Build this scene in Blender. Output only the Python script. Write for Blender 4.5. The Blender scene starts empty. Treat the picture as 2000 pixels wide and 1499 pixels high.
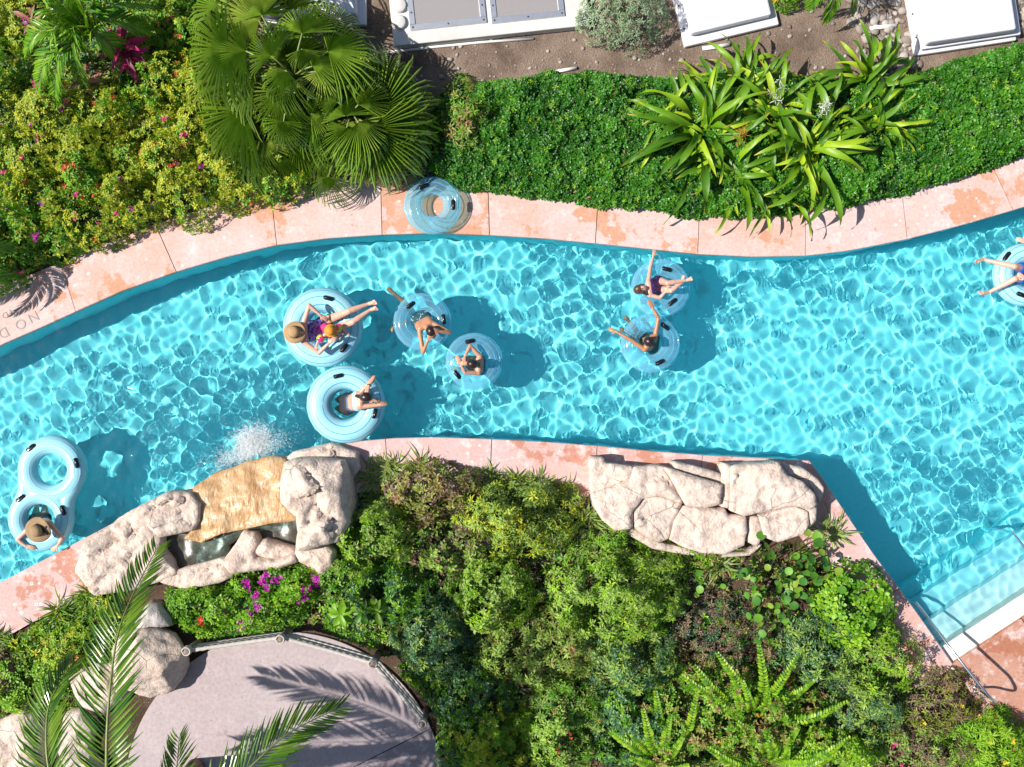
import bpy, bmesh, math, random
import numpy as np
from mathutils import Vector, Matrix, noise, geometry
from math import sin, cos, pi, radians, sqrt, atan2, hypot

SC = bpy.context.scene
COL = SC.collection
random.seed(7)
RNG = np.random.default_rng(7)

# ------------------------------------------------------------------ camera, sky, sun
S, H = 115.0, 16.0            # photo pixels per metre at deck level, camera height
WZ, FZ = -0.10, -1.06         # water level, pool floor
cam = bpy.data.cameras.new('camera'); camo = bpy.data.objects.new('camera', cam); COL.objects.link(camo)
camo.location = (0, 0, H); cam.sensor_width = 36; cam.lens = 36 * H / (2000 / S); cam.clip_end = 500
SC.camera = camo
SUN_EL = radians(48); SUN_D = Vector((cos(SUN_EL), 0.03, -sin(SUN_EL))).normalized()
w = bpy.data.worlds.new('World'); SC.world = w; w.use_nodes = True
sky = w.node_tree.nodes.new('ShaderNodeTexSky'); sky.sky_type = 'NISHITA'; sky.sun_disc = False
sky.sun_elevation = SUN_EL; sky.sun_rotation = radians(270)
w.node_tree.links.new(sky.outputs[0], w.node_tree.nodes['Background'].inputs[0])
w.node_tree.nodes['Background'].inputs[1].default_value = 0.078
sl = bpy.data.lights.new('sun', 'SUN'); sl.energy = 4.9; sl.angle = radians(.5); sl.color = (1, .955, .88)
so = bpy.data.objects.new('sun', sl); COL.objects.link(so); so.rotation_euler = SUN_D.to_track_quat('-Z', 'Y').to_euler()
sl.cycles.is_caustics_light = True
SC.view_settings.view_transform = 'Standard'; SC.view_settings.look = 'None'
SC.view_settings.exposure = 0.55; SC.view_settings.gamma = 1
SC.cycles.use_denoising = True
SC.cycles.max_bounces = 8; SC.cycles.diffuse_bounces = 3; SC.cycles.adaptive_threshold = .015; SC.cycles.transparent_max_bounces = 48

# ------------------------------------------------------------------ helpers
def P(px, py, z=0.0):
    f = (H - z) / H
    return Vector(((px - 1000) / S * f, (749.5 - py) / S * f, z))

def fbm(x, y, z=0.0, sc=1.0, o=4):
    return noise.fractal(Vector((x * sc, y * sc, z * sc)), 1.0, 2.0, o)

def mesh_np(name, V, F):
    """V (n,3), F (m,k) of one face size"""
    V = np.asarray(V, np.float32); F = np.asarray(F, np.int32)
    me = bpy.data.meshes.new(name)
    me.vertices.add(len(V)); me.vertices.foreach_set('co', V.ravel())
    k = F.shape[1]; m = len(F)
    me.loops.add(m * k); me.loops.foreach_set('vertex_index', F.ravel())
    me.polygons.add(m)
    me.polygons.foreach_set('loop_start', np.arange(0, m * k, k, dtype=np.int32))
    me.polygons.foreach_set('loop_total', np.full(m, k, np.int32))
    me.update(calc_edges=True)
    return me

def attr(me, name, vals):
    a = me.attributes.new(name, 'FLOAT', 'POINT'); a.data.foreach_set('value', np.asarray(vals, np.float32))

def mesh_py(name, V, F, smooth=False):
    me = bpy.data.meshes.new(name); me.from_pydata([tuple(v) for v in V], [], F); me.update()
    if smooth: me.shade_smooth()
    return me

def link(name, me, mat=None, parent=None, kind=None):
    o = bpy.data.objects.new(name, me); COL.objects.link(o)
    if mat and not me.materials: me.materials.append(mat)
    if parent: o.parent = parent
    if kind: o['kind'] = kind
    return o

def local(V, root):
    L = root.location
    return [Vector(v) - L for v in V]

def thing(name, label, cat, loc=(0, 0, 0), group=None):
    o = bpy.data.objects.new(name, None); COL.objects.link(o); o.location = loc
    o.empty_display_size = .1
    return tag(o, label, cat, group)

def tag(o, label, cat, group=None):
    o['label'] = label; o['category'] = cat
    if group: o['group'] = group
    return o

def receiver(o): o.cycles.is_caustics_receiver = True

class MB:
    def __init__(s): s.v = []; s.f = []
    def add(s, v, f):
        n = len(s.v); s.v += [Vector(a) for a in v]; s.f += [tuple(i + n for i in q) for q in f]; return s
    def box(s, c, d, rz=0.0, M=None):
        hx, hy, hz = d[0] / 2, d[1] / 2, d[2] / 2; v = []
        for x, y, z in ((-1,-1,-1),(1,-1,-1),(1,1,-1),(-1,1,-1),(-1,-1,1),(1,-1,1),(1,1,1),(-1,1,1)):
            p = Vector((x * hx, y * hy, z * hz))
            p = Matrix.Rotation(rz, 3, 'Z') @ p + Vector(c)
            v.append(M @ p if M else p)
        return s.add(v, [(3,2,1,0),(4,5,6,7),(0,1,5,4),(1,2,6,5),(2,3,7,6),(3,0,4,7)])
    def tube(s, pts, r, n=10, cap=True, twist=0, lobes=0, lobe=0.0):
        pts = [Vector(p) for p in pts]; m = len(pts); up = None; v = []; f = []
        for i, p in enumerate(pts):
            t = (pts[min(i + 1, m - 1)] - pts[max(i - 1, 0)]).normalized()
            if up is None: up = t.orthogonal().normalized()
            up = (up - t * up.dot(t)).normalized(); b = t.cross(up)
            rr = r[i] if hasattr(r, '__len__') else r
            for k in range(n):
                a = 2 * pi * k / n
                q = rr * (1 + lobe * cos(lobes * (a + twist * i)))
                v.append(p + (up * cos(a) + b * sin(a)) * q)
        for i in range(m - 1):
            for k in range(n):
                f.append((i*n+k, i*n+(k+1) % n, (i+1)*n+(k+1) % n, (i+1)*n+k))
        if cap: f += [tuple(range(n - 1, -1, -1)), tuple(range((m-1)*n, m*n))]
        return s.add(v, f)
    def lathe(s, prof, c=(0, 0, 0), n=24, sy=1.0):
        v = []; f = []; m = len(prof)
        for r, z in prof:
            for k in range(n):
                a = 2*pi*k/n; v.append((c[0]+r*cos(a), c[1]+r*sin(a)*sy, c[2]+z))
        for i in range(m-1):
            for k in range(n): f.append((i*n+k, i*n+(k+1)%n, (i+1)*n+(k+1)%n, (i+1)*n+k))
        return s.add(v, f)
    def build(s, name, mat, parent=None, smooth=False, rel=False, bevel=0.0):
        V = local(s.v, parent) if rel and parent else s.v
        me = mesh_py(name, V, s.f, smooth)
        o = link(name, me, mat, parent)
        if bevel:
            b = o.modifiers.new('bevel', 'BEVEL'); b.width = bevel; b.segments = 2; b.limit_method = 'ANGLE'; b.angle_limit = radians(40)
        return o

def resample(pts, step, closed=False):
    pts = [Vector(p) for p in pts]
    if closed: pts = pts + [pts[0]]
    out = []
    for a, b in zip(pts[:-1], pts[1:]):
        n = max(1, round((b - a).length / step))
        out += [a.lerp(b, i / n) for i in range(n)]
    if not closed: out.append(pts[-1])
    return out

def spline(pts, n=8):
    pts = [Vector(p) for p in pts]; out = []
    q = [pts[0]*2 - pts[1]] + pts + [pts[-1]*2 - pts[-2]]
    for i in range(1, len(q) - 2):
        for k in range(n):
            t = k / n; a, b, c, d = q[i-1], q[i], q[i+1], q[i+2]
            out.append(.5*((2*b) + (c-a)*t + (2*a-5*b+4*c-d)*t*t + (3*b-a-3*c+d)*t**3))
    out.append(pts[-1]); return out

# ------------------------------------------------------------------ materials
def newmat(name):
    m = bpy.data.materials.new(name); m.use_nodes = True
    return m, m.node_tree, m.node_tree.nodes['Principled BSDF']

def N(t, typ, **kw):
    n = t.nodes.new('ShaderNode' + typ)
    for k, v in kw.items():
        if k in n.inputs: n.inputs[k].default_value = v
        else: setattr(n, k, v)
    return n

def ramp(t, src, stops):
    r = N(t, 'ValToRGB'); e = r.color_ramp.elements
    while len(e) < len(stops): e.new(0.5)
    for el, (p, c) in zip(e, stops):
        el.position = p; el.color = (*c, 1) if len(c) == 3 else c
    t.links.new(src, r.inputs[0]); return r.outputs[0]

def mix(t, fac, a, b, mode='MIX'):
    n = N(t, 'Mix', data_type='RGBA', blend_type=mode)
    for s, v in ((n.inputs[0], fac), (n.inputs[6], a), (n.inputs[7], b)):
        if hasattr(v, 'is_linked') or hasattr(v, 'links'): t.links.new(v, s)
        elif isinstance(v, (int, float)): s.default_value = v
        else: s.default_value = (*v, 1)
    return n.outputs[2]

def pos(t, scale=(1, 1, 1), world=True):
    g = N(t, 'NewGeometry') if world else N(t, 'TexCoord')
    m = N(t, 'Mapping'); m.inputs['Scale'].default_value = scale
    t.links.new(g.outputs['Position' if world else 'Object'], m.inputs[0]); return m.outputs[0]

def noi(t, v, sc, det=4, rough=.55, out=0):
    n = N(t, 'TexNoise', Scale=sc, Detail=det, Roughness=rough); t.links.new(v, n.inputs['Vector']); return n.outputs[out]

def vor(t, v, sc, feat='F1', out='Distance', rnd=1.0):
    n = N(t, 'TexVoronoi', Scale=sc, Randomness=rnd, feature=feat); t.links.new(v, n.inputs['Vector']); return n.outputs[out]

def bump(t, b, h, strength=.4, dist=.02):
    n = N(t, 'Bump', Strength=strength, Distance=dist); t.links.new(h, n.inputs['Height']); t.links.new(n.outputs[0], b.inputs['Normal'])

def mathn(t, op, a, b=0.0):
    n = N(t, 'Math', operation=op)
    for s, v in ((n.inputs[0], a), (n.inputs[1], b)):
        if isinstance(v, (int, float)): s.default_value = v
        else: t.links.new(v, s)
    return n.outputs[0]

def simple(name, c, rough=.5, var=.0, sc=8, metal=0.0, spec=.5, bmp=0.0, bsc=60, world=True):
    m, t, b = newmat(name)
    b.inputs['Roughness'].default_value = rough; b.inputs['Metallic'].default_value = metal
    b.inputs['Specular IOR Level'].default_value = spec
    p = pos(t, world=world)
    if var:
        f = noi(t, p, sc)
        o = ramp(t, f, [(.3, tuple(x*(1-var) for x in c)), (.7, tuple(min(1, x*(1+var)) for x in c))])
        t.links.new(o, b.inputs[0])
    else: b.inputs[0].default_value = (*c, 1)
    if bmp: bump(t, b, noi(t, p, bsc), bmp, .01)
    return m

def leafmat(name, stops, rough=.42, trans=.3, edge=None, tcol=None, spec=.5):
    """stops over the per-leaf random value; edge=(colour, start) tints leaf margins or tips"""
    m, t, b = newmat(name)
    a = N(t, 'Attribute', attribute_name='v'); c = ramp(t, a.outputs['Fac'], stops)
    if edge:
        e = N(t, 'Attribute', attribute_name='e')
        f = ramp(t, e.outputs['Fac'], [(edge[1], (0, 0, 0)), (min(1, edge[1]+.25), (1, 1, 1))])
        c = mix(t, f, c, edge[0])
    t.links.new(c, b.inputs[0]); b.inputs['Roughness'].default_value = rough
    b.inputs['Specular IOR Level'].default_value = spec
    tr = N(t, 'BsdfTranslucent'); tc = mix(t, 1.0, c, tcol or (1.0, 1.0, .45), 'MULTIPLY'); t.links.new(tc, tr.inputs[0])
    ms = N(t, 'MixShader'); ms.inputs[0].default_value = trans
    t.links.new(b.outputs[0], ms.inputs[1]); t.links.new(tr.outputs[0], ms.inputs[2])
    t.links.new(ms.outputs[0], t.nodes['Material Output'].inputs[0]); return m

def stone_mat(name, c0, c1, c2, crack=True):
    m, t, b = newmat(name); p = pos(t)
    c = ramp(t, noi(t, p, 2.2, 6, .6), [(.3, c0), (.55, c1), (.75, c2)])
    d = ramp(t, noi(t, p, 9, 5, .65), [(.38, (.62, .58, .55)), (.55, (1, 1, 1))])
    c = mix(t, .55, c, d, 'MULTIPLY')
    pit = ramp(t, vor(t, p, 26), [(.06, (.28, .2, .16)), (.16, (1, 1, 1))])
    gate = ramp(t, noi(t, p, 5), [(.5, (0, 0, 0)), (.62, (1, 1, 1))])
    c = mix(t, gate, c, mix(t, 1.0, c, pit, 'MULTIPLY'))
    h = noi(t, p, 12, 8, .65)
    if crack:
        w_ = N(t, 'Mapping'); t.links.new(p, w_.inputs[0])
        wp = mix(t, .12, p, noi(t, p, 3, 3, .5, 1))
        e = vor(t, wp, 1.6, 'DISTANCE_TO_EDGE')
        f = ramp(t, e, [(.0, (1, 1, 1)), (.012, (0, 0, 0))])
        g2 = ramp(t, noi(t, p, 1.3), [(.48, (0, 0, 0)), (.56, (1, 1, 1))])
        f = mix(t, 1.0, f, g2, 'MULTIPLY')
        c = mix(t, f, c, (.13, .09, .07))
    t.links.new(c, b.inputs[0]); b.inputs['Roughness'].default_value = .85; b.inputs['Specular IOR Level'].default_value = .25
    bump(t, b, h, .9, .05); return m

def coping_mat(name, base, warm, stain, orange=.55, lime=.5, pits=1.0, eff=.75):
    m, t, b = newmat(name); p = pos(t)
    wp = mix(t, .06, p, noi(t, p, 2.5, 4, .6, 1))
    c = mix(t, ramp(t, noi(t, p, 1.7, 6, .6), [(.35, (0, 0, 0)), (.66, (1, 1, 1))]), base, warm)
    c = mix(t, ramp(t, mathn(t, 'ADD', noi(t, wp, .55, 4, .6), mathn(t, 'MULTIPLY', N(t, 'ObjectInfo').outputs['Random'], .12)), [(.55, (0, 0, 0)), (.68, (.7, .7, .7))]), c, tuple(x*.5+y*.5 for x, y in zip(warm, stain)))
    # rust-orange worn patches with ragged edges
    oi = N(t, 'Attribute', attribute_name='stain', attribute_type='OBJECT'); sh_ = oi.outputs['Fac']
    f = ramp(t, mathn(t, 'ADD', noi(t, wp, 1.15, 9, .66), sh_), [(orange, (0, 0, 0)), (orange+.012, (.85, .85, .85))])
    c = mix(t, f, c, stain)
    # pale efflorescence
    e = ramp(t, noi(t, p, 3.2, 8, .7), [(.52, (0, 0, 0)), (.68, (eff, eff, eff))]); c = mix(t, e, c, (.74, .66, .66))
    # pale lime rings round dark pits
    v = vor(t, p, 5.2); gate = ramp(t, noi(t, p, .9, 4), [(lime, (0, 0, 0)), (lime+.05, (1, 1, 1))])
    ring = mix(t, 1.0, ramp(t, mathn(t, 'ADD', v, mathn(t, 'MULTIPLY', noi(t, p, 22, 3), .16)), [(.20, (1, 1, 1)), (.27, (0, 0, 0))]), gate, 'MULTIPLY')
    c = mix(t, mix(t, 1.0, ring, (.75, .75, .75), 'MULTIPLY'), c, (.78, .72, .71))
    core = mix(t, 1.0, ramp(t, v, [(.05, (1, 1, 1)), (.075, (0, 0, 0))]), gate, 'MULTIPLY'); c = mix(t, mix(t, 1.0, core, (.7, .7, .7), 'MULTIPLY'), c, (.22, .17, .17))
    pit = ramp(t, vor(t, p, 8.5), [(.055*pits, (1, 1, 1)), (.085*pits, (0, 0, 0))]); g2 = ramp(t, noi(t, p, 2.3, 3), [(.42, (0, 0, 0)), (.5, (.8, .8, .8))])
    c = mix(t, mix(t, 1.0, pit, g2, 'MULTIPLY'), c, (.14, .11, .12))
    fine = ramp(t, noi(t, p, 18, 6, .65), [(.3, (.80, .79, .80)), (.6, (1, 1, 1))]); c = mix(t, 1.0, c, fine, 'MULTIPLY')
    t.links.new(c, b.inputs[0]); b.inputs['Roughness'].default_value = .8; b.inputs['Specular IOR Level'].default_value = .3
    bump(t, b, noi(t, p, 50), .15, .01); return m

MAT = {}
MAT['coping'] = coping_mat('pink cast stone', (.59, .455, .43), (.62, .42, .375), (.54, .265, .155), .565, .5, 1.0, .45)
MAT['coping_s'] = coping_mat('pink cast stone worn', (.56, .41, .40), (.58, .36, .32), (.46, .20, .13), .55, .44)
MAT['deck'] = coping_mat('terracotta deck', (.42, .20, .14), (.47, .26, .19), (.36, .14, .08), .5, .6)
MAT['patio'] = coping_mat('grey concrete', (.39, .325, .335), (.44, .365, .365), (.36, .28, .28), .66, .62, 1.2, .15)
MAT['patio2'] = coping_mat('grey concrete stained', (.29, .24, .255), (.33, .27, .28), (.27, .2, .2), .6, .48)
MAT['rock'] = stone_mat('pink limestone', (.60, .455, .38), (.68, .56, .48), (.54, .42, .35))
MAT['rock2'] = stone_mat('cream limestone', (.52, .43, .365), (.61, .515, .45), (.45, .365, .31))
MAT['rock_grey'] = stone_mat('grey limestone', (.48, .44, .42), (.55, .50, .47), (.38, .34, .32), False)
def floor_mat():
    m, t, b = newmat('turquoise pool plaster'); p = pos(t)
    c = ramp(t, noi(t, p, .8, 4), [(.3, (.16, .76, .85)), (.7, (.20, .80, .88))])
    c = mix(t, .25, c, ramp(t, noi(t, p, 16, 5), [(.35, (.13, .70, .81)), (.6, (.28, .84, .90))]))
    t.links.new(c, b.inputs[0]); b.inputs['Roughness'].default_value = .9; b.inputs['Specular IOR Level'].default_value = .1; return m
MAT['floor'] = floor_mat()
MAT['step'] = simple('step plaster with slight water tint', (.46, .74, .78), .8, .08, 5)  # shallow tread: slight blue of the water above painted in
MAT['step_deep_tint'] = simple('step plaster with strong water tint', (.24, .70, .80), .8, .08, 5)  # deeper tread: light absorbed by the water painted into the colour
MAT['shelf'] = simple('beige step stone', (.64, .61, .56), .8, .08, 6)
def soil_mat():
    m, t, b = newmat('sandy soil'); p = pos(t)
    c = ramp(t, noi(t, p, 1.5, 8, .65), [(.3, (.11, .078, .06)), (.5, (.21, .155, .12)), (.72, (.30, .23, .185))])
    c = mix(t, .6, c, ramp(t, noi(t, p, 40, 4), [(.3, (.5, .45, .42)), (.6, (1, 1, 1))]), 'MULTIPLY')
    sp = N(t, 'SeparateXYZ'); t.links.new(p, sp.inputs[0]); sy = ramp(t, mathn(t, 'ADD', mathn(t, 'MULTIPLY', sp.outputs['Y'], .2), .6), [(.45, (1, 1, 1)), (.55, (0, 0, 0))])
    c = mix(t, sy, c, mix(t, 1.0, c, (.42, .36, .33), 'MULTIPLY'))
    peb = ramp(t, vor(t, p, 34), [(.1, (1, 1, 1)), (.16, (0, 0, 0))]); gate = ramp(t, noi(t, p, 6), [(.55, (0, 0, 0)), (.62, (1, 1, 1))])
    c = mix(t, mix(t, 1.0, peb, gate, 'MULTIPLY'), c, (.5, .44, .38))
    t.links.new(c, b.inputs[0]); b.inputs['Roughness'].default_value = .95; b.inputs['Specular IOR Level'].default_value = .1
    bump(t, b, noi(t, p, 30, 8), .8, .03); return m
MAT['soil'] = soil_mat()
def water_mat(name, tint):
    m, t, b = newmat(name); t.nodes.remove(b)
    g = N(t, 'BsdfGlass', IOR=1.33, Roughness=0.0); g.inputs[0].default_value = (*tint, 1)
    t.links.new(g.outputs[0], t.nodes['Material Output'].inputs[0]); return m
MAT['water'] = water_mat('pool water', (.93, .995, 1.0))
MAT['white_plastic'] = simple('white fibreglass', (.66, .65, .68), .45, .04, 3, bmp=.03)
MAT['concrete'] = simple('pale concrete', (.56, .54, .51), .85, .1, 4, bmp=.2)
MAT['alu'] = simple('brushed aluminium', (.62, .63, .66), .38, .06, 12, metal=.85)
MAT['steel'] = simple('polished steel', (.75, .77, .8), .12, metal=1.0)
MAT['bolt'] = simple('dark bolt', (.08, .08, .09), .5, metal=.6)
def grate_mat():
    m, t, b = newmat('perforated sheet'); p = pos(t, (1, 1, 1), False)
    ch = N(t, 'TexChecker', Scale=62); t.links.new(p, ch.inputs[0])
    c = mix(t, ch.outputs['Fac'], (.30, .28, .28), (.20, .18, .18)); t.links.new(c, b.inputs[0]); b.inputs['Roughness'].default_value = .6
    return m
MAT['grate'] = grate_mat()
MAT['pvc'] = simple('white pvc', (.78, .77, .74), .4)
MAT['black'] = simple('black vinyl handle', (.006, .007, .014), .22, spec=.6)
MAT['wood'] = simple('weathered wood', (.20, .15, .12), .9, .35, 22, bmp=.5)
MAT['rope'] = simple('grey rope', (.46, .42, .38), .9, .15, 30, bmp=.4, bsc=90)
MAT['bark'] = simple('palm bark', (.16, .11, .075), .95, .4, 16, bmp=.7, bsc=30)
MAT['stem'] = simple('plant stem', (.12, .10, .05), .8, .3, 10)
MAT['engrave'] = simple('engraved groove', (.33, .28, .28), .9)
# foliage
G = lambda *s: [(i / max(1, len(s) - 1), c) for i, c in enumerate(s)]
MAT['hedge'] = leafmat('hedge leaf', G((.012, .075, .004), (.035, .17, .008), (.085, .29, .015)), .42, .3)
MAT['gold'] = leafmat('gold leaf', G((.09, .17, .010), (.27, .36, .015), (.52, .53, .03), (.22, .32, .02)), .5, .3)
MAT['lush'] = leafmat('fresh green leaf', G((.03, .13, .006), (.10, .28, .010), (.22, .42, .016)), .45, .3)
MAT['bright'] = leafmat('lime leaf', G((.08, .23, .010), (.20, .42, .015), (.36, .54, .03)), .45, .35)
MAT['varieg'] = leafmat('variegated leaf', G((.03, .11, .008), (.10, .25, .014), (.24, .42, .02)), .45, .28, ((.54, .60, .18), .58))
MAT['olive'] = leafmat('olive leaf', G((.06, .10, .012), (.17, .22, .025), (.30, .32, .06), (.24, .09, .06)), .5, .25)
MAT['purple'] = leafmat('purple brown leaf', G((.05, .035, .03), (.15, .09, .07), (.24, .16, .09), (.11, .15, .04)), .5, .2)
MAT['deep'] = leafmat('deep green leaf', G((.010, .055, .016), (.03, .12, .03), (.07, .21, .05)), .4, .25, ((.34, .42, .32), .75))
MAT['silver'] = leafmat('silver leaf', G((.12, .19, .09), (.24, .33, .18), (.36, .45, .29)), .5, .2)
MAT['fan'] = leafmat('fan palm leaf', G((.07, .19, .006), (.20, .33, .03), (.42, .52, .09)), .19, .28, spec=.8)
MAT['frond'] = leafmat('palm frond', G((.03, .10, .008), (.08, .19, .012), (.18, .30, .02)), .24, .24, spec=.65)
MAT['areca'] = leafmat('areca frond', G((.05, .18, .008), (.13, .32, .012), (.26, .44, .03)), .35, .3)
MAT['crinum'] = leafmat('crinum leaf', G((.05, .16, .006), (.14, .30, .008), (.24, .42, .012), (.40, .54, .02)), .45, .3, ((.60, .46, .04), .88))
MAT['stripe'] = leafmat('striped strap leaf', G((.05, .13, .015), (.12, .24, .025), (.22, .32, .04)), .4, .25, ((.52, .54, .20), .6))
MAT['lily'] = leafmat('grassy strap leaf', G((.03, .09, .006), (.10, .21, .012), (.22, .34, .02)), .4, .25)
MAT['seagrape'] = leafmat('round leaf', G((.035, .14, .02), (.08, .24, .025), (.16, .34, .03), (.26, .34, .04)), .5, .25, spec=.35)
MAT['fern'] = leafmat('fern leaf', G((.07, .22, .008), (.20, .42, .012), (.38, .56, .03)), .4, .35)
MAT['ti'] = leafmat('magenta leaf', G((.10, .012, .03), (.40, .015, .09), (.62, .03, .16)), .4, .3, tcol=(1, .5, .7))
MAT['ti_dry'] = leafmat('rusty leaf', G((.18, .10, .05), (.38, .22, .11), (.44, .15, .12)), .5, .3, tcol=(1, .7, .5))
def petal(name, a, b_): return leafmat(name, G(a, b_), .5, .35, tcol=(1, 1, 1))
MAT['magenta'] = petal('magenta petal', (.42, .01, .34), (.62, .03, .48))
MAT['pink'] = petal('pink petal', (.62, .02, .16), (.75, .06, .30))
MAT['red'] = petal('red petal', (.62, .03, .02), (.75, .12, .05))
MAT['violet'] = petal('violet petal', (.20, .12, .50), (.35, .22, .62))
MAT['whitep'] = petal('white petal', (.75, .72, .70), (.82, .74, .78))
MAT['orange'] = petal('orange petal', (.72, .20, .03), (.80, .30, .05))
MAT['yellow'] = petal('yellow petal', (.72, .50, .02), (.80, .60, .04))

# ------------------------------------------------------------------ river outline
NI = [(-200,775),(-120,735),(0,672),(80,637),(150,605),(240,565),(345,528),(440,500),(535,477),(640,463),(745,456),(850,453),(960,457),(1060,463),(1165,473),(1270,484),(1365,494),(1470,499),(1575,497),(1660,487),(1770,465),(1880,437),(2000,402),(2120,362),(2200,333)]
NO = [(-200,650),(-120,610),(0,560),(50,540),(120,512),(200,478),(305,437),(410,403),(523,373),(640,355),(742,349),(850,352),(957,365),(1060,374),(1170,392),(1270,405),(1368,412),(1470,415),(1575,408),(1665,395),(1760,375),(1860,348),(1955,318),(2075,277),(2160,250)]
SI = [(-200,1241),(-120,1201),(0,1141),(75,1102),(150,1062),(240,1015),(330,975),(420,938),(500,912),(580,889),(650,872),(700,865),(770,859),(850,857),(960,861),(1060,866),(1165,874),(1270,884),(1370,892),(1470,897),(1580,903)]
SO = [(-200,1345),(-120,1308),(0,1252),(60,1218),(130,1180),(225,1125),(330,1075),(440,1030),(520,1003),(600,985),(665,968),(715,962),(775,957),(850,955),(957,958),(1055,964),(1160,972),(1262,982),(1360,990),(1460,995),(1545,1000)]
DI = [(1580,903),(1605,937),(1700,1078),(1790,1200),(1862,1303)]
DO = [(1535,985),(1530,1000),(1622,1133),(1710,1250),(1792,1350)]
def ext_line(a):
    return [P(x, y) for x, y in a]
ni, no, si, so_, di, do = map(ext_line, (NI, NO, SI, SO, DI, DO))
u_st = Vector((.838, .546, 0)); v_st = Vector((-.546, .838, 0)); O_st = P(1862, 1303)
deck_far = O_st + u_st * 4.2
POOL = [(p.x, p.y) for p in ni] + [(deck_far.x, deck_far.y)] + [(p.x, p.y) for p in reversed(di)] + [(p.x, p.y) for p in reversed(si[:-1])]

def inside(poly, X, Y):
    X = np.asarray(X); Y = np.asarray(Y); r = np.zeros(X.shape, bool); n = len(poly); j = n - 1
    for i in range(n):
        xi, yi = poly[i]; xj, yj = poly[j]
        c = ((yi > Y) != (yj > Y)) & (X < (xj - xi) * (Y - yi) / (yj - yi + 1e-12) + xi); r ^= c; j = i
    return r

def edge_dist(poly, X, Y):
    X = np.asarray(X, float); Y = np.asarray(Y, float); d = np.full(X.shape, 1e9); n = len(poly)
    for i in range(n):
        ax, ay = poly[i]; bx, by = poly[(i+1) % n]; ex, ey = bx-ax, by-ay; L = ex*ex+ey*ey+1e-12
        t = np.clip(((X-ax)*ex+(Y-ay)*ey)/L, 0, 1); d = np.minimum(d, np.hypot(X-ax-t*ex, Y-ay-t*ey))
    return d

# ------------------------------------------------------------------ setting
gv = MB(); GZ = -.07
def gpoly(pts):
    tri = geometry.tessellate_polygon([[Vector((p.x, p.y, 0)) for p in pts]])
    gv.add([(p.x, p.y, GZ) for p in pts], [tuple(t) for t in tri])
mid = lambda a, b: [p.lerp(q, .5) for p, q in zip(a, b)]
nm, sm, dm = mid(ni, no), mid(si, so_), mid(di, do)
XL, XR = nm[0].x, nm[-1].x
gpoly(nm + [Vector((XR, 45, 0)), Vector((XL, 45, 0))])
dk = deck_far - v_st * .15; ok_ = O_st - v_st * .15
gpoly(sm[:-1] + dm[1:-1] + [ok_, dk, Vector((dk.x, -45, 0)), Vector((sm[0].x, -45, 0))])
def quad(x0, x1, y0, y1): gv.add([(x0,y0,GZ),(x1,y0,GZ),(x1,y1,GZ),(x0,y1,GZ)], [(0,1,2,3)])
quad(-50, min(XL, sm[0].x), -45, 45); quad(dk.x, 50, -45, dk.y); quad(XR, 50, dk.y, 45)
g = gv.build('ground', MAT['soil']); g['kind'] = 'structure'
for p_ in g.data.polygons:
    if p_.normal.z < 0: p_.flip()

fl = MB().add([(-11.5,-9,FZ),(14,-9,FZ),(14,6,FZ),(-11.5,6,FZ)], [(0,1,2,3)]).build('pool_floor', MAT['floor']); fl['kind'] = 'structure'; receiver(fl)
wl = MB()
def wall(pts, z1=-.03):
    n = len(pts); wl.add([(p.x, p.y, FZ) for p in pts] + [(p.x, p.y, z1) for p in pts], [(i, i+1, n+i+1, n+i) for i in range(n-1)])
wall(resample(ni, .25)); wall(resample(si, .25)); wall(resample(di, .25)); wall([ni[0], si[0]]); wall([ni[-1], deck_far])
wo = wl.build('pool_wall', MAT['floor']); wo['kind'] = 'structure'; receiver(wo)

# pool steps
stp = bpy.data.objects.new('pool_steps', None); COL.objects.link(stp); stp['kind'] = 'structure'
for k, (v0, v1, zt, m_) in enumerate(((-.25, .35, -.082, 'shelf'), (.35, .76, -.34, 'step'), (.76, 1.13, -.55, 'step_deep_tint'), (1.13, 1.37, -.76, 'floor'))):  # tread colours turn bluer downward, the water's depth tint put into them
    mb = MB(); a = O_st - u_st*.9; L = 5.0; q = []
    for z in (FZ, zt):
        for uu, vv in ((0, v0), (L, v0), (L, v1), (0, v1)):
            pt = a + u_st*uu + v_st*vv; q.append((pt.x, pt.y, z))
    mb.add(q, [(3,2,1,0),(4,5,6,7),(0,1,5,4),(1,2,6,5),(2,3,7,6),(3,0,4,7)])
    o = mb.build('step', MAT[m_], stp, bevel=.015); receiver(o)

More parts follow.
